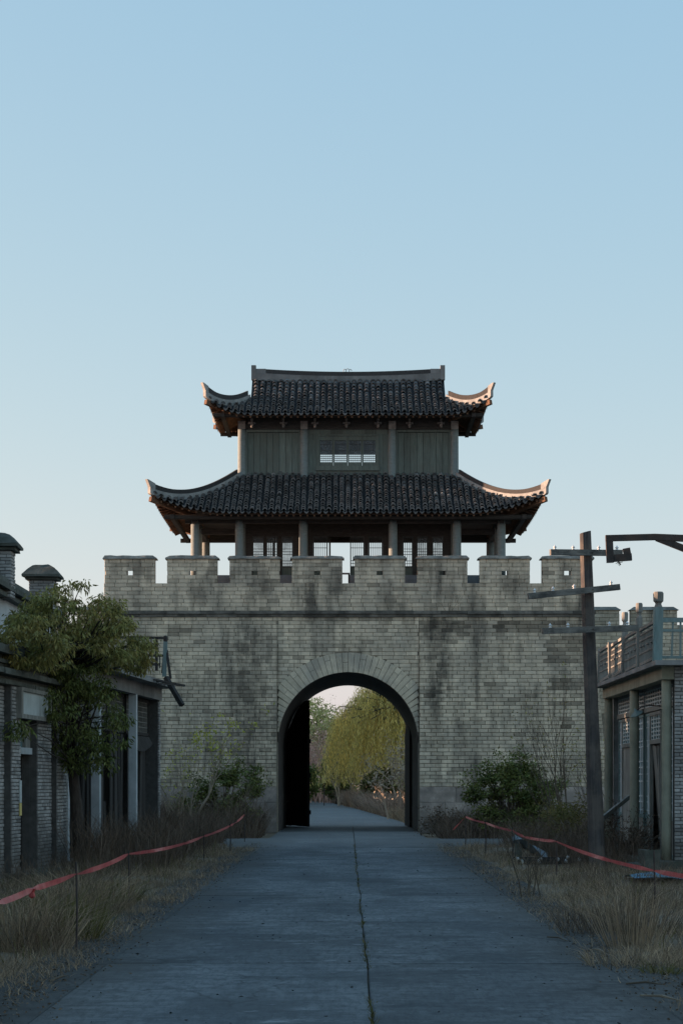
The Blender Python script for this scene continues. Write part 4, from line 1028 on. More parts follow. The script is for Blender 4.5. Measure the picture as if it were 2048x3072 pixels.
# ------------------------------------------------------------------ utility pole
pole = thing('utility_pole', 'dark weathered wooden utility pole with three crossarms beside the ruined shop', 'utility pole', (4.87, 39.2, 0))
YP = 39.2; n = 12; mb = MB(); vs = []; fs = []
for i in range(15):
    u = i / 14; c = Vector((4.88 - .24 * u, YP, 6.62 * u - .1 * (1 - u))); r = .165 - .055 * u
    for k in range(n):
        a = 2 * math.pi * k / n; rr = r * (1 + .06 * mnoise.noise((math.cos(a) * 2, math.sin(a) * 2, u * 3)) - (.13 if k in (9, ) else 0) - (.10 if k == 4 else 0))
        vs.append(c + Vector((math.cos(a) * rr, math.sin(a) * rr, (.03 * math.cos(a) if i == 14 else 0))))
for i in range(14):
    for k in range(n): fs.append((i * n + k, i * n + (k + 1) % n, (i + 1) * n + (k + 1) % n, (i + 1) * n + k))
fs.append(tuple(range(14 * n, 15 * n))); mb.add(vs, fs).build('shaft', M['pole_wood'], pole)
INS = [(r * .68, z * .66) for r, z in [(.0, 0), (.045, .0), (.045, .018), (.03, .03), (.028, .055), (.052, .062), (.054, .08), (.03, .095), (.022, .11), (.012, .115), (.012, .135), (0, .14)]]
def insulator(par, p, up=(0, 0, 1)): MB().lathe(INS, p, 10, axis=up).build('insulator', M['porcelain'], par, smooth=True)
for (l, r_, yl, yr, ins) in (((1649, 1657), (1864, 1659), 38.8, 39.15, (.065, .32, .675, .93)), ((1583, 1789), (1857, 1761), 38.75, 39.05, (.07, .27, .5, .905)), ((1626, 1893), (1911, 1884), 38.7, 39.1, (.08, .265, .70, .89))):
    a = P(l[0], l[1], yl); b = P(r_[0], r_[1], yr); ca = MB().beam(a, b, .09, .115).build('crossarm', M['crossarm_wood'], pole)
    for u in ins: insulator(ca, a + (b - a) * u + Vector((0, 0, .055)))
    m = a + (b - a) * ((4.75 - a.x) / (b.x - a.x)); MB().tube([m + Vector((0, -.09, 0)), m + Vector((0, .35, 0))], .012, 6).build('bolt', M['rusty_steel'], ca)
fall = thing('fallen_crossarm', 'fallen pole crossarm with white insulators lying on the grass by the pole', 'crossarm', (3.9, 41, 0))
for (a, b, dz) in (((1540, 2578, 41.5), (1770, 2574, 41.2), .12), ((1555, 2598, 40.6), (1720, 2590, 41.0), .1)):
    A = Vector((wx(a[0], a[2]), a[2], dz)); B = Vector((wx(b[0], b[2]), b[2], dz)); ca = MB().beam(A, B, .09, .11).build('arm', M['dark_wood'], fall)
    for u, v in ((.05, -1), (.35, -1), (.7, 1), (.85, -1)): insulator(ca, A + (B - A) * u + Vector((0, -.04, .03)), (0, -.8, .6 * v))
sh = thing('metal_sheet', 'crumpled blue-grey sheet lying in the dry grass beside fallen crossarm', 'sheet', (3.9, 43, 0)); rows = []
for i in range(7):
    rows.append([(3.55 + .12 * i + .02 * random.random(), 42.6 + .16 * k, .50 - .065 * i + .10 * math.sin(k * 1.1 + i * .8) + .02 * random.random()) for k in range(7)])
b = MB().grid(rows); b.build('sheet', M['sheet_grey'], sh); MB().bx(3.6, 3.75, 42.9, 43.3, -.05, .42, j=.03).build('block', M['mossy_stone'], sh)
tp = thing('blue_tarp', 'flat faded blue tarpaulin on the ground near the corner column', 'tarp', (5.3, 34, 0)); rows = []
for i in range(9): rows.append([(4.75 + .3 * i, 33.2 + .35 * k, .10 + .04 * math.sin(i * 1.3 + k) + .03 * random.random()) for k in range(6)])
MB().grid(rows).build('sheet', M['tarp_blue'], tp, smooth=True)

# ------------------------------------------------------------------ street lamp with meander arm
lamp = thing('street_lamp', 'dark rusty steel lamp post with angular hooked arm reaching over the verge', 'street lamp', (6.4, 33, 0)); YL = 33.0
def poly_arm(name, pts, w=.105, par=None):
    for a, b in zip(pts[:-1], pts[1:]): MB().beam(P(*a, YL), P(*b, YL), .09, w).build(name, M['rusty_steel'], par or lamp)
MB().beam(P(1815, 1615, YL), P(1962, 1611, YL), .09, .10).build('arm', M['rusty_steel'], lamp)
MB().beam(P(1826, 1624.5, YL), P(1829, 1688, YL), .088, .115, up=(1, 0, 0)).build('hook', M['rusty_steel'], lamp); MB().beam(P(1840, 1675, YL), P(1893, 1671, YL), .086, .115).build('hook', M['rusty_steel'], lamp); MB().beam(P(1880, 1662, YL), P(1877, 1645, YL), .084, .115, up=(1, 0, 0)).build('hook', M['rusty_steel'], lamp)
MB().beam(P(1960, 1611, YL), P(2200, 1622, YL), .094, .10, h2=.12).build('arm', M['rusty_steel'], lamp); MB().beam(P(1968, 1614, YL), P(2190, 1700, YL), .07, .10, h2=.12).build('brace', M['rusty_steel'], lamp)
MB().beam(Vector((wx(2192, YL), YL, -.1)), P(2192, 1560, YL), .16, .16, up=(0, 1, 0)).build('post', M['rusty_steel'], lamp)
MB().tube([P(1850, 1686, YL), P(1858, 1698, YL), P(1845, 1690, YL), P(1866, 1686, YL)], .006, 5).build('loose_wire', M['rusty_steel'], lamp); MB().tube([P(1852, 1682, YL), P(1860, 1695, YL)], .012, 5).build('loose_wire', M['rusty_steel'], lamp)

# ------------------------------------------------------------------ red barrier tapes and their stakes
def ribbon(name, pts, label, w=.052):
    t = thing(name, label, 'tape', pts[0]); V = []; pts = [Vector(p) for p in pts]
    full = []
    for a, b in zip(pts[:-1], pts[1:]):
        m = max(6, int((b - a).length / .25)); sag = .0035 * (b - a).length
        for k in range(m): u = k / m; q = a.lerp(b, u) - Vector((0, 0, sag * 4 * u * (1 - u))); full.append((q, u))
    full.append((pts[-1], 0)); rows = []
    for i, (q, u) in enumerate(full):
        edge = min(u, 1 - u) * 2; ww = w * (.35 + .65 * min(1, edge * 5)); tw = math.sin(i * .21) * .55 + 1.1 * mnoise.noise((i * .13, 0, 5))
        d = Vector((math.sin(tw) * .6, .1, math.cos(tw))).normalized() * ww / 2
        rows.append([q - d, q + Vector((.006 * math.sin(i), 0, 0)), q + d])
    MB().grid(rows).build('ribbon', M['tape_red'], t, smooth=True)
    return t
Lt = [(-2.75, 11.0, .86), (-2.74, 15.7, .76), P(99, 2667, 17.8), (-2.69, 19.8, .80), (-2.95, 26.9, .75), (-3.08, 42.7, .57), (-2.83, 48.0, .68), (-2.95, 57.0, .81)]
lt_ = ribbon('barrier_tape', Lt, 'red barrier tape strung along the verge beside the abandoned white-post shop')
k0 = P(97, 2676, 17.8); MB().lathe([(0, -.06), (.03, -.04), (.022, 0), (.035, .03), (0, .04)], k0, 7).build('knot', M['tape_red'], lt_)
Rt = [P(1358, 2490, 52.5), P(1395, 2450, 53.0), P(1455, 2468, 47), P(1536, 2492, 41), P(1572, 2511, 38.8), P(1667, 2524, 35.4), P(1960, 2612, 22.4), (3.3, 16.0, .9), (3.2, 11.0, .85)]
ribbon('barrier_tape', Rt, 'red barrier tape strung past the utility pole and ruined colonnade shop')
stakes = [((-2.69, 19.8), .92, 'thin iron stake holding the red tape beside the tall dry tussock'), ((-2.95, 26.9), .80, 'thin iron stake among the grass where the red tape is knotted'), ((-3.08, 42.7), .62, 'thin iron stake holding red tape before the white posts'), ((-2.83, 48.0), .74, 'thin iron stake holding red tape before the pale leafing shrub'), ((-2.95, 57.0), .86, 'last thin iron stake of the tape beside the left gate pier'),
          ((wx(1960, 22.4), 22.4), .95, 'thin iron stake holding red tape beside the pale reed clump'), ((wx(1667, 35.4), 35.4), .78, 'thin iron stake holding red tape close to the utility pole'), ((wx(1536, 41), 41), .80, 'thin iron stake holding red tape near the fallen crossarm'), ((wx(1455, 47), 47), .84, 'thin iron stake holding red tape before the evergreen bush'), ((wx(1395, 53), 53), .88, 'thin iron stake where the torn tape end dangles by the arch')]
for (xy, h, lab) in stakes:
    o = MB().tube([(xy[0], xy[1], -.1), (xy[0] + .01, xy[1], h * .5), (xy[0], xy[1], h)], .011 if xy[1] < 30 else .014, 5).build('stake', M['rusty_steel']); o['label'] = lab; o['category'] = 'stake'; o['group'] = 'stakes holding the red tapes'
sgn = thing('notice_sign', 'small yellow notice on a thin post beside the lane beyond the gate', 'sign', (wx(972, 150), 150, 0)); Ys = 150
MB().bx(wx(966, Ys), wx(978, Ys), Ys, Ys + .03, wz(2349, Ys), wz(2327, Ys)).build('board', M['sign_yellow'], sgn); MB().tube([(wx(972, Ys), Ys + .05, -.1), (wx(972, Ys), Ys + .05, wz(2330, Ys))], .035, 6).build('post', M['rusty_steel'], sgn)
# ------------------------------------------------------------------ vegetation
def grow(mb, p, d, L, r, depth, tips, spread=.55, nch=3, seg=4, wander=.12, upl=.08, shrink=.68, n=5):
    p = Vector(p); d = Vector(d).normalized(); pts = [p.copy()]; rads = [r]
    for k in range(seg):
        d = (d + Vector((random.gauss(0, wander), random.gauss(0, wander), random.gauss(0, wander) + upl))).normalized()
        p = p + d * (L / seg); pts.append(p.copy()); rads.append(r * (1 - .45 * (k + 1) / seg))
    mb.tube(pts, rads, n if depth > 1 else 4 if depth == 1 else 3, cap=False)
    if depth == 0:
        tips.append((p.copy(), d.copy())); tips.append((pts[-2].copy(), d.copy())); return
    for c in range(nch):
        i = random.randint(max(1, seg // 2), seg) if c < nch - 1 else seg
        a = Vector((random.gauss(0, 1), random.gauss(0, 1), random.gauss(0, .6))); nd = (d + a.normalized() * spread * random.uniform(.6, 1.3)).normalized()
        grow(mb, pts[i], nd, L * shrink * random.uniform(.75, 1.2), rads[i] * .7, depth - 1, tips, spread, nch, seg, wander, upl, shrink, n)

def tip_leaves(tips, per, L, W, mat, parent, spreadr=.1, droop=-.3, name='foliage', keep=1.0, **kw):
    T = [t for t in tips if random.random() < keep]
    if not T: return
    C = np.repeat(np.array([tuple(t[0]) for t in T]), per, 0); n = len(C)
    C = C + rng.normal(scale=spreadr, size=(n, 3)); D = rng.normal(size=(n, 3)); D[:, 2] += droop
    return leaves(name, C, D, rng.uniform(.6, 1.3, n) * L, rng.uniform(.7, 1.3, n) * W, mat, parent, rng.uniform(-.3, .3, n), **kw)

def cluster_leaves(centers, rad, per, L, W, droop):
    """clumps of drooping leaves hanging around each centre"""
    C0 = np.repeat(centers, per, 0); n = len(C0); off = unit(rng.normal(size=(n, 3))) * (rng.uniform(0, 1, (n, 1)) ** .6) * rad * np.array([[1, 1, .55]])
    D = off / rad + np.array([[0, 0, droop]]) + rng.normal(scale=.35, size=(n, 3))
    return C0 + off, D, rng.uniform(.7, 1.25, n) * L, rng.uniform(.75, 1.2, n) * W

# the leafy tree in front of the left shops
tree = thing('leafy_tree', 'leafy evergreen tree with olive umbrella crown growing against the brick shop', 'tree', (wx(239, 40), 40, 0))
mb = MB(); YT = 40.0
trunk_pts = [Vector((wx(242, YT), YT, -.1)), P(236, 2480, YT), P(226, 2380, YT), P(218, 2290, YT), P(213, 2170, YT), P(215, 2060, YT), P(205, 1990, YT)]
mb.tube(trunk_pts, [.15, .125, .115, .105, .09, .08, .06], 9)
st2 = [P(222, 2330, YT), P(190, 2220, YT - .1), P(172, 2130, YT - .1), P(169, 2040, YT - .1), P(178, 1960, YT)]
mb.tube(st2, [.06, .05, .045, .04, .035], 7)
cl = []
def crown(cx, cy, cz, rx, ry, rz, n, lowcut, gap=-.12):
    out = []; tries = 0
    while len(out) < n and tries < n * 40:
        tries += 1
        v = rng.normal(size=3); v /= np.linalg.norm(v); r = rng.uniform(.45, 1.0) ** .5; q = v * r
        if q[2] < lowcut: continue
        p = np.array([cx + q[0] * rx, cy + q[1] * ry, cz + q[2] * rz])
        if mnoise.noise((p[0] * 1.9, p[1] * 1.5, p[2] * 2.4)) < gap: continue
        lump = 1 + .16 * mnoise.noise((v[0] * 2.3, v[1] * 2.3, v[2] * 2.3 + cx)); p = np.array([cx, cy, cz]) + (p - np.array([cx, cy, cz])) * lump
        out.append(p)
    return out
up_c = crown(wx(215, 38.6), 38.6, wz(1905, 38.6), 1.3, 1.3, .98, 330, -.45, .0) + crown(wx(352, 40), 40, wz(1958, 40), .80, .75, .55, 125, -.6, -.02) + crown(wx(85, 35.4), 35.4, wz(1925, 35.4), .62, .9, .48, 125, -.8, -.02) + crown(wx(150, 36.5), 36.5, wz(1955, 36.5), .5, .5, .3, 30, -.9)
_old = crown(wx(215, YT), YT, wz(1925, YT), 1.32, 1.1, 1.05, 1, -.3)
lo_c = crown(wx(262, YT), YT - .35, wz(2180, YT), 1.0, .7, .92, 175, -.9, .0) + crown(wx(172, 38), 38, wz(2110, 38), .3, .35, .35, 22, -.9) + crown(wx(185, YT), YT - .3, wz(2140, YT), .45, .4, .35, 35, -.8)
lo_c += crown(wx(255, 39.2), 39.2, wz(2035, 39.2), .5, .5, .3, 40, -.9) + crown(wx(190, 38.8), 38.8, wz(2040, 38.8), .3, .4, .3, 20, -.9)
lo_c += crown(wx(70, 35.2), 35.2, wz(2190, 35.2), .3, .3, .13, 9, -.9)
for c in up_c[::4]:
    s = trunk_pts[-1] if random.random() < .6 else st2[-1]; c = Vector(c); m = s.lerp(c, .5) + Vector((random.uniform(-.15, .15), random.uniform(-.15, .15), random.uniform(-.22, -.02)))
    mb.tube([s, s.lerp(m, .5) + Vector((0, 0, -.04)), m, c], [.036, .027, .017, .006], 5, cap=False)
for c in lo_c[::4]:
    s = trunk_pts[random.choice([3, 4])]; c = Vector(c); m = s.lerp(c, .5) + Vector((random.uniform(-.1, .1), random.uniform(-.1, .1), random.uniform(-.1, .1)))
    mb.tube([s, m, c], [.02, .013, .005], 4, cap=False)
mb.build('trunk', M['bark'], tree, smooth=True)
A = cluster_leaves(np.array(up_c), .2, 22, .115, .034, -.9); n = len(A[0])
leaves('crown', A[0], A[1], A[2], A[3], M['leaf_olive'], tree, rng.uniform(-.35, .3, n))
A = cluster_leaves(np.array(lo_c), .2, 22, .105, .034, -.9); n = len(A[0])
leaves('lower_crown', A[0], A[1], A[2], A[3], M['leaf_dark'], tree, rng.uniform(-.3, .35, n))

# shrubs against the gate wall
def bare_shrub(name, label, base, stems, H, lean, mat, leafmat=None, per=3, keep=.5, r0=.03, spread=.45, depth=3, leafL=.09, leafW=.035, sr=.08, fan=.28):
    t = thing(name, label, 'shrub', base); mb = MB(); tips = []
    for i in range(stems):
        d = Vector((random.gauss(lean, fan), random.gauss(0, .25), 1)); p = Vector(base) + Vector((random.gauss(0, .12), random.gauss(0, .12), -.05))
        grow(mb, p, d, H * random.uniform(.35, .55), r0 * random.uniform(.7, 1.1), depth, tips, spread, 3, 4, .10, .06, .66)
    mb.build('stems', M[mat], t)
    if leafmat: tip_leaves(tips, per, leafL, leafW, M[leafmat], t, sr, .3, keep=keep)
    return t
bare_shrub('leafing_shrub', 'tall pale-stemmed shrub with sparse yellow leaves against the gate wall', (wx(565, 60), 60, 0), 4, 4.6, .0, 'twig_pale', 'leaf_yellow', 4, .5, .036, .5, 3, .12, .05)
bare_shrub('bare_shrub', 'leafless thin-stemmed shrub fanning out beside the utility pole', (wx(1700, 57), 57, 0), 9, 4.2, -.28, 'twig', 'leaf_olive', 2, .12, .03, .32, 3)
bare_shrub('bare_shrub', 'leafless twiggy shrub between the evergreen bush and the column shop', (wx(1800, 53), 53, 0), 6, 2.8, -.1, 'twig', 'leaf_olive', 2, .3, .022, .4, 3)
bare_shrub('bare_shrub', 'grey twiggy thicket beside the white-post shop corner', (wx(520, 58), 58, 0), 8, 3.0, .15, 'twig_pale', 'leaf_yellow', 2, .2, .02, .45, 3)
bare_shrub('bare_shrub', 'thin leafless shrub with curling stems near the left gate pier', (wx(690, 63), 63, 0), 9, 1.9, .0, 'twig_pale', None, r0=.018, spread=.5)
bare_shrub('bare_sapling', 'small dark leafless sapling in the dry verge before the fallen crossarm', (wx(1608, 29.5), 29.5, 0), 6, 1.25, -.05, 'twig', None, r0=.013, spread=.4, depth=2, fan=.14)
bare_shrub('bare_tree', 'leafless treetop showing through a gap of the battlements', (-8.3, 88, 0), 3, 7.6, .0, 'twig', None, r0=.16, spread=.4, depth=4)
bare_shrub('wall_weed', 'spindly dead weed rooted in the ledge below the battlements', (wx(1347, 68.8), 68.86, 7.66), 5, .75, .1, 'twig', None, r0=.008, spread=.6, depth=2)
def bush(name, label, blobs, n, per, L, W, mat, rad=.2, droop=-.1, stem=True, cat='bush'):
    b0 = blobs[0]; t = thing(name, label, cat, (b0[0], b0[1], 0)); C = []
    tot = sum(b[3] * b[4] * b[5] for b in blobs)
    for b in blobs:
        C += crown(b[0], b[1], b[2], b[3], b[4], b[5], max(4, int(n * b[3] * b[4] * b[5] / tot)), -.95, .03)
    C = np.array(C)
    if stem:
        mb = MB()
        for c in C[::6]:
            c = Vector(c); s = Vector((b0[0] + random.uniform(-.3, .3), b0[1] + random.uniform(-.2, .2), -.05)); mb.tube([s, s.lerp(c, .5) + Vector((0, 0, .15)), c], [.022, .015, .006], 4, cap=False)
        mb.build('stems', M['twig'], t)
    if stem:                                             # loose sprigs that break the outline
        k = rng.choice(len(C), max(4, len(C) // 5)); ctr = C.mean(0); out = unit(C[k] - ctr + np.array([[0, 0, .4]])); sp = C[k] + out * rng.uniform(.15, .5, (len(k), 1)); C = np.concatenate([C, sp])
        sm = MB()
        for a_, b_ in zip(C[k], sp): sm.tube([a_, (a_ + b_) / 2 + rng.normal(scale=.03, size=3), b_], [.01, .008, .004], 3, cap=False)
        sm.build('sprigs', M['twig'], t, kind='stuff')
    A = cluster_leaves(C, rad, per, L, W, droop); m = len(A[0])
    leaves('foliage', A[0], A[1], A[2], A[3], M[mat], t, rng.uniform(-.35, .35, m))
    return t
Yq = 64.0
bush('evergreen_bush', 'dark evergreen bush against the gate wall left of the arch', [(wx(650, Yq), Yq, 1.15, .9, .6, 1.0), (wx(725, Yq), Yq + .2, 1.45, .6, .5, .85), (wx(600, Yq), Yq, .9, .6, .5, .7)], 380, 22, .11, .05, 'leaf_dark')
Yq = 62.0
bush('evergreen_bush', 'dense dark evergreen bush against the gate wall beyond the pole', [(wx(1530, Yq), Yq, 1.2, 1.1, .8, 1.1), (wx(1455, Yq), Yq, 1.35, .6, .5, .55), (wx(1610, Yq), Yq - .3, .9, .8, .6, .9), (wx(1550, Yq), Yq, 1.8, .65, .5, .65)], 560, 22, .11, .05, 'leaf_dark')
bush('ivy_mound', 'low dark scrub mound at the foot of the right gate pier', [(wx(1340, 64), 64, .3, .9, .6, .45), (wx(1420, 63), 63, .25, .9, .7, .4)], 130, 20, .09, .045, 'brush', .2, .1)
bush('shop_bush', 'brownish scrub bush in front of the column shop doors', [(wx(1850, 42.5), 42.5, .45, .55, .7, .65), (wx(1900, 41.5), 41.5, .4, .35, .6, .5)], 150, 20, .07, .02, 'brush', .2, .4)
bush('vine_mound', 'tangled green-brown vine mound behind the utility pole', [(wx(1730, 50), 50, .5, .9, .9, .7), (wx(1640, 52), 52, .5, .8, .8, .7)], 180, 20, .09, .03, 'grass_green', .22, .0)

# brush and grass (nobody could count them)
def field(name, x0, x1, y0, y1, n, h0, h1, w, mat, edge=None, lean=.35, near=1.0, side=None):
    u = rng.uniform(0, 1, n) ** near; Y = y0 + (y1 - y0) * u; X = rng.uniform(x0, x1, n)
    keep = np.array([mnoise.noise((x * .9, y * .6, 2.0)) > rng.uniform(-.35, .2) for x, y in zip(X, Y)])
    if edge is not None:
        nz = np.array([mnoise.noise((x * .3, y * .35, 7.0)) * .45 + mnoise.noise((0, y * 1.7, 4.0)) * .15 for x, y in zip(X, Y)])
        keep &= (np.abs(X - .06) + nz) > edge + rng.uniform(0, 1, n) ** 1.6 * .75
    X, Y = X[keep], Y[keep]; m = len(X)
    Z = np.array([max(0, ground_z(x, y)) - .02 for x, y in zip(X, Y)]); C = np.stack([X, Y, Z], 1)
    D = rng.normal(scale=lean, size=(m, 3)); D[:, 2] = 1; B = rng.normal(size=(m, 3)); B[:, 2] = -.35
    cl = np.array([.6 + .8 * max(0, .5 + mnoise.noise((x * 1.1, y * .8, 11.0))) for x, y in zip(X, Y)])
    blades(name, C, D, B, rng.uniform(h0, h1, m) * cl, rng.uniform(.6, 1.3, m) * w, M[mat], None, rng.uniform(-.4, .35, m), kind='stuff', label='', category='')
    o = bpy.context.scene.objects[name] if name in bpy.context.scene.objects else None
def lab(label, cat):
    o = col.objects[-1]; o['label'] = label; o['category'] = cat
def F(label, cat, *a, **k): field(*a, **k); lab(label, cat)
F('short dry grass covering the verge on the left of the road', 'grass', 'dry_grass', -5.6, -2.3, 10, 54, 105000, .05, .2, .008, 'dry_grass', edge=2.2, lean=.6, near=1.5)
F('short dry grass covering the verge beside the utility pole', 'grass', 'dry_grass', 2.3, 6.4, 10, 54, 110000, .05, .2, .008, 'dry_grass', edge=2.2, lean=.6, near=1.5)
F('brown dead weeds on the verge beside the utility pole', 'weeds', 'dead_weeds', 2.9, 6.2, 14, 52, 9000, .2, .6, .006, 'brush', edge=2.95, lean=.35, near=1.3)
F('dark dead weeds on the verge before the abandoned shops', 'weeds', 'dead_weeds', -6.0, -2.9, 14, 54, 12000, .25, .75, .006, 'brush', edge=3.0, lean=.4, near=1.2)
F('tall dark brush standing before the white-post shop', 'brush', 'dry_brush', -5.3, -3.5, 38, 58, 11000, .5, 1.35, .009, 'brush', lean=.3)
F('tangled dry brush at the foot of the gate left of the arch', 'brush', 'dry_brush', -7.5, -2.75, 60, 68, 13000, .4, 1.6, .012, 'brush', lean=.4)
F('tangled dry brush at the foot of the gate behind the pole', 'brush', 'dry_brush', 2.8, 9.0, 60, 68, 12000, .3, 1.2, .012, 'brush', lean=.45)
F('dry brush around the base of the utility pole', 'brush', 'dry_brush', 4.2, 6.2, 39.5, 56, 9000, .3, 1.0, .008, 'brush', lean=.4)
F('green weeds mixed into the verge before the brick shop', 'weeds', 'green_weeds', -5.4, -2.8, 14, 50, 5000, .1, .4, .008, 'grass_green', edge=2.9, lean=.5, near=1.2)
F('green weeds mixed into the verge before the column shop', 'weeds', 'green_weeds', 2.8, 5.5, 14, 45, 2500, .1, .3, .008, 'grass_green', edge=2.9, lean=.5, near=1.2)
def tussock(label, x, y, n, h, w, mat, r=.25, lean=.4, name='grass_clump'):
    C = np.stack([x + r * np.clip(rng.normal(size=n), -1.6, 1.6), y + r * np.clip(rng.normal(size=n), -1.6, 1.6), np.full(n, -.02)], 1); D = rng.normal(scale=lean, size=(n, 3)) + (C - np.array([[x, y, 0]])) / r * .25; D[:, 2] = 1
    B = (C - np.array([[x, y, 0]])) / r + rng.normal(scale=.5, size=(n, 3)); B[:, 2] = -.9
    o = blades(name, C, D, B, rng.uniform(.55, 1.1, n) * h, w, M[mat], None, rng.uniform(-.4, .4, n)); o['label'] = label; o['category'] = 'grass clump'; return o
tussock('tall pale arching dry tussock before the brick shop', -3.35, 20.2, 700, .95, .009, 'dry_grass', .3)
tussock('yellow-green tussock beside the tall pale one', -3.05, 21.6, 420, .9, .008, 'grass_green', .2)
tussock('drooping pale tussock under the tape further up the verge', -3.55, 26.2, 600, .85, .009, 'dry_grass', .35)
tussock('dark green tussock at the road edge before the shops', wx(350, 28), 28, 320, .55, .010, 'grass_green', .14)
tussock('small green tuft on the left road edge', wx(265, 24.5), 24.5, 160, .3, .008, 'grass_green', .1)
tussock('pale upright reed clump beside the right tape stake', wx(1895, 20.5), 20.5, 160, 1.05, .009, 'dry_grass', .16, .1, 'reed_clump')
tussock('grey-brown twiggy tussock behind the pale reed clump', wx(1840, 22.5), 22.5, 500, .75, .006, 'brush', .35, .35)
tussock('pale matted tussock at the near road edge', wx(1930, 18.5), 18.5, 500, .35, .008, 'dry_grass', .3, .7)
tussock('small green tuft by the matted tussock', wx(1990, 17.6), 17.6, 150, .22, .008, 'grass_green', .1)
# weeds in the centre joint, leaf litter along the road edges, dark crumbs on the slabs
n = 2600; Y = 11 + 44 * rng.uniform(0, 1, n) ** 1.3; k = np.array([mnoise.noise((0, y * .9, 1)) + .5 * mnoise.noise((0, y * 3, 5)) > .02 for y in Y]); Y = Y[k]; m = len(Y)
C = np.stack([np.array([joint_x(y) for y in Y]) + rng.normal(scale=.016, size=m), Y, np.full(m, .012)], 1); D = rng.normal(scale=.8, size=(m, 3)); D[:, 2] = 1
blades('joint_weeds', C, D, rng.normal(size=(m, 3)), rng.uniform(.02, .07, m), .007, M['grass_green'], None, rng.uniform(-.5, .1, m), kind='stuff'); lab('short weeds growing along the centre joint of the road', 'weeds')
n = 8000; Y = 11 + 45 * rng.uniform(0, 1, n) ** 1.4; s = rng.choice([-1, 1], n); X = s * (2.8 - np.abs(rng.normal(scale=.3, size=n))) + .05
C = np.stack([X, Y, np.full(n, .036)], 1); D = rng.normal(size=(n, 3)); D[:, 2] = rng.uniform(-.1, .25, n)
leaves('leaf_litter', C, D, rng.uniform(.012, .04, n), rng.uniform(.008, .02, n), M['leaf_litter'], None, rng.uniform(-.4, .5, n), kind='stuff'); lab('dry leaf litter strewn along both road edges', 'leaf litter')
n = 200; Y = 12 + 40 * rng.uniform(0, 1, n); X = rng.uniform(-2.2, 2.2, n); C = np.stack([X, Y, np.full(n, .037)], 1); D = rng.normal(size=(n, 3)); D[:, 2] = .05
leaves('leaf_crumbs', C, D, rng.uniform(.02, .06, n), rng.uniform(.008, .018, n), M['dark_debris'], None, rng.uniform(-.3, .3, n), kind='stuff'); lab('dark leaf crumbs scattered over the road slabs', 'leaf litter')
for (a, b, l) in (((1640, 2812), (1700, 2826), 'forked dark stick lying at the road edge under the weeds'), ((1770, 2850), (1815, 2862), 'pale stick lying beside the pale reed clump'), ((1876, 2953), (1985, 2957), 'long straight thin stick on the near road edge'), ((1920, 2988), (2045, 3008), 'long pale reed stalk fallen across the near road edge'), ((150, 2945), (200, 2930), 'short dark stick on the road edge before the tussock')):
    Ya = FPX * 1.66 / (a[1] - HZ); Yb2 = FPX * 1.66 / (b[1] - HZ); A = Vector((wx(a[0], Ya), Ya, .045)); B = Vector((wx(b[0], Yb2), Yb2, .05)); m = A.lerp(B, .5) + Vector((.02, .05, .012))
    o = MB().tube([A, m, B], [.008, .011, .005], 5).build('fallen_stick', M['twig_pale' if 'pale' in l else 'twig']); o['label'] = l; o['category'] = 'stick'

# ------------------------------------------------------------------ trees beyond the gate
def willow(label, x, y, H, rad, n):
    t = thing('willow_tree', label, 'tree', (x, y, 0)); mb = MB(); mb.tube([(x, y, -.1), (x + .2, y, H * .3), (x - .1, y, H * .6)], [.45, .38, .25], 8); C = []; Dd = []
    for i in range(n):
        a = random.uniform(0, 2 * math.pi); r = rad * math.sqrt(random.random()); z = H * (1 - .34 * (r / rad) ** 2) * random.uniform(.86, 1.02) * (1 + .08 * mnoise.noise((math.cos(a) * 2, math.sin(a) * 2, r)))
        p = Vector((x + r * math.cos(a), y + r * math.sin(a), z)); L = min(z - .3, random.uniform(.35, .8) * z); sw = Vector((math.cos(a) * .16 + random.gauss(-.05, .08), math.sin(a) * .12, 0))
        if i % 12 == 0: mb.tube([(x, y, H * .5), Vector((x, y, H * .75)).lerp(p, .5), p], [.12, .07, .03], 5, cap=False)
        k = max(6, int(L * 5.5))
        for q in range(k):
            u = q / k; C.append(p + sw * (L * (u ** .7)) + Vector((random.gauss(0, .05), random.gauss(0, .05), -L * u))); Dd.append((random.gauss(0, .35), random.gauss(0, .35), -1))
    mb.build('trunk', M['bark'], t); C = np.array([tuple(c) for c in C]); m = len(C)
    leaves('crown', C, np.array(Dd), rng.uniform(.18, .36, m), rng.uniform(.03, .055, m), M['willow_leaf'], t, rng.uniform(-.35, .35, m))
willow('golden weeping willow overhanging the lane beyond the gate', 3.5, 142, 9.8, 4.6, 2600)
def far_tree(label, x, y, H, rad, mat, n=160, cat='tree', name='broadleaf_tree', base=.25, L=.3, W=.14, per=22):
    t = thing(name, label, cat, (x, y, 0)); mb = MB(); mb.tube([(x, y, -.1), (x + random.uniform(-.3, .3), y, H * .45), (x, y, H * .8)], [rad * .09, rad * .06, rad * .02], 6)
    C = np.array(crown(x, y, H * (base + (1 - base) / 2), rad, rad, H * (1 - base) / 2, n, -.95))
    for c in C[::5]: mb.tube([(x, y, H * .35), Vector((x, y, H * .5)).lerp(Vector(c), .5), c], [.06, .04, .015], 4, cap=False)
    mb.build('trunk', M['bark'], t); A = cluster_leaves(C, rad * .2, per, L, W, -.1); m = len(A[0]); leaves('crown', A[0], A[1], A[2], A[3], M[mat], t, rng.uniform(-.35, .35, m))
far_tree('rounded pale green tree beyond the gate left of the willow', -4.3, 185, 9.6, 4.0, 'far_green', 420)
far_tree('low olive tree between the pale green tree and the willow', -1.2, 180, 7.6, 2.6, 'far_green', 260)
far_tree('green tree at the back of the lane behind the willow', 1.5, 200, 8.0, 3.6, 'far_green', 180)
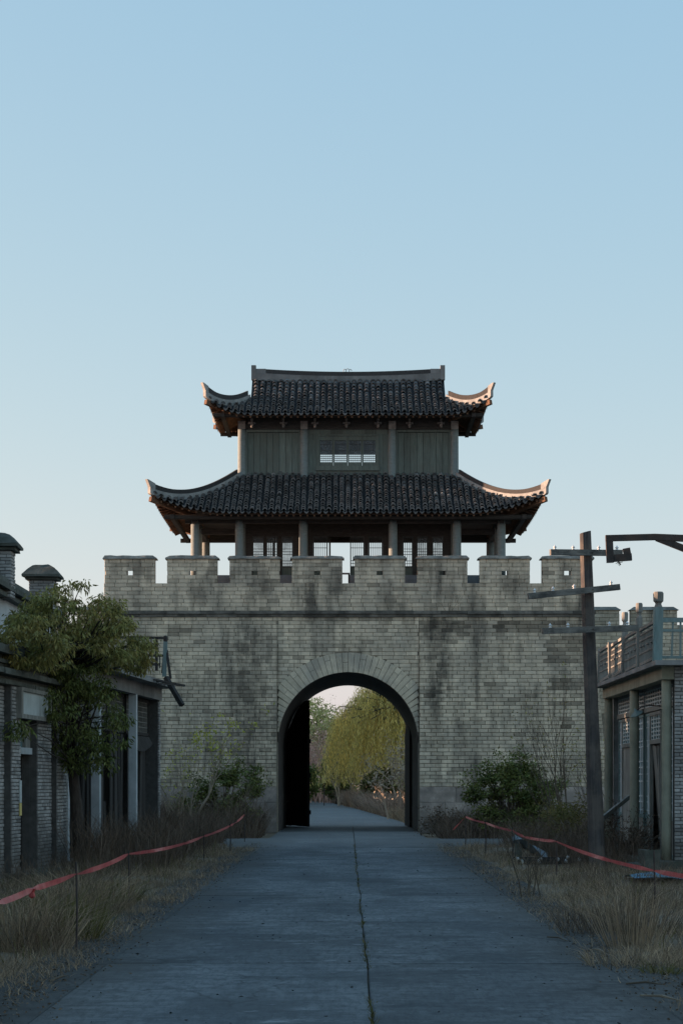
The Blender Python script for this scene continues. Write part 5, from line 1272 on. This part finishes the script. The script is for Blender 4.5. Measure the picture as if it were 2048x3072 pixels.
far_tree('dark green evergreen behind the yellow notice', -.9, 162, 4.2, 1.4, 'leaf_dark', 150, base=.12)
far_tree('dark green shrub at the lane edge below the willow', 2.3, 132, 2.7, 1.3, 'grass_green', 130, 'bush', 'lane_bush', .05)
far_tree('dark green shrub left of the yellow notice', -3.6, 158, 3.4, 1.3, 'leaf_dark', 110, 'bush', 'lane_bush', .05)
far_tree('green bush right of the willow by the door leaf', 5.0, 128, 4.0, 1.8, 'far_green', 140, 'bush', 'lane_bush', .05)
bush('hedge', 'long olive hedge closing the view behind the willow and trees', [(x, 208, 2.6, 3.2, 2.0, 3.6) for x in range(-14, 15, 4)], 560, 24, .45, .2, 'far_green', .7, .0, False, 'hedge')
far_tree('broad green tree at the far right beyond the gate', 8.5, 170, 9.0, 4.0, 'far_green', 160)
far_tree('broad green tree at the far left beyond the gate', -9.5, 175, 8.5, 4.0, 'far_green', 160)
def far_thicket(label, x, y, H, mat, stems=12, lean=0.0):
    t = thing('bare_thicket', label, 'thicket', (x, y, 0)); mb = MB(); tips = []
    for i in range(stems): grow(mb, (x + random.gauss(0, .9), y + random.gauss(0, .6), 0), (random.gauss(lean, .2), random.gauss(0, .2), 1), H * .42, .05, 3, tips, .45, 3, 3, .1, .05, .66)
    mb.build('stems', M[mat], t); tip_leaves(tips, 3, .22, .05, M[mat], t, .25, .4, 'twigs')
far_thicket('pinkish leafless thicket left of the willow beyond the gate', -2.3, 172, 6.6, 'far_pink', 22)
far_thicket('pinkish leafless thicket behind the yellow notice', -4.4, 165, 6.0, 'far_pink', 18)
far_thicket('grey leafless thicket under the willow', 1.0, 148, 4.4, 'far_twig', 14)
far_thicket('grey leafless thicket by the right-hand lane bend', 4.2, 112, 4.2, 'far_twig', 16, -.1)
far_thicket('brown twiggy thicket just beyond the right door leaf', 3.7, 94, 2.6, 'far_twig', 14, -.15)
far_thicket('tall grey bare thicket rising behind the pale green tree', -.8, 190, 9.2, 'far_twig', 10)
def far_grass(name, label, pts, n, h, mat, w=.03):
    C = []
    for i in range(n):
        k = random.randrange(len(pts) - 1); u = random.random(); a = Vector(pts[k]).lerp(Vector(pts[k + 1]), u); q = abs(random.gauss(0, .9)); C.append((a.x + q, a.y + random.gauss(0, 1.0) + q, 0))
    C = np.array(C); D = rng.normal(scale=.4, size=(n, 3)); D[:, 2] = 1; B = rng.normal(size=(n, 3)); B[:, 2] = -.6; B[:, 0] -= .5
    blades(name, C, D, B, rng.uniform(.4, 1.1, n) * h, w, M[mat], None, rng.uniform(-.4, .4, n), kind='stuff'); lab(label, 'grass')
e = [(road_right(y) + .1, y, 0) for y in range(80, 201, 10)]
far_grass('bank_grass', 'tall rusty dry grass along the bend of the lane beyond the gate', e[2:], 12000, 1.6, 'dry_brown')
far_grass('bank_grass', 'pale dry grass fringe along the lane beyond the gate', e, 9000, .8, 'dry_grass', .022)
e2 = [(road_right(y) - 5.7, y, 0) for y in range(80, 201, 10)]
far_grass('bank_grass', 'pale dry grass on the left side of the lane beyond the gate', [(x - 1.6, y, z) for x, y, z in e2], 5000, .9, 'dry_grass', .022)
# a wood to the west, unseen, added to keep the evening sun off the lane
yw = rng.uniform(79, 270, 9000); C = np.stack([rng.uniform(-48, -30, 9000), yw, rng.uniform(0, 1, 9000) ** .8 * np.where(yw < 93, 9.0, 16)], 1)
leaves('wood', C, rng.normal(size=(9000, 3)), rng.uniform(2.2, 3.6, 9000), rng.uniform(1.8, 3.0, 9000), M['far_green'], None, rng.uniform(-.3, .3, 9000), kind='stuff'); lab('distant wood to the west of the lane', 'wood')
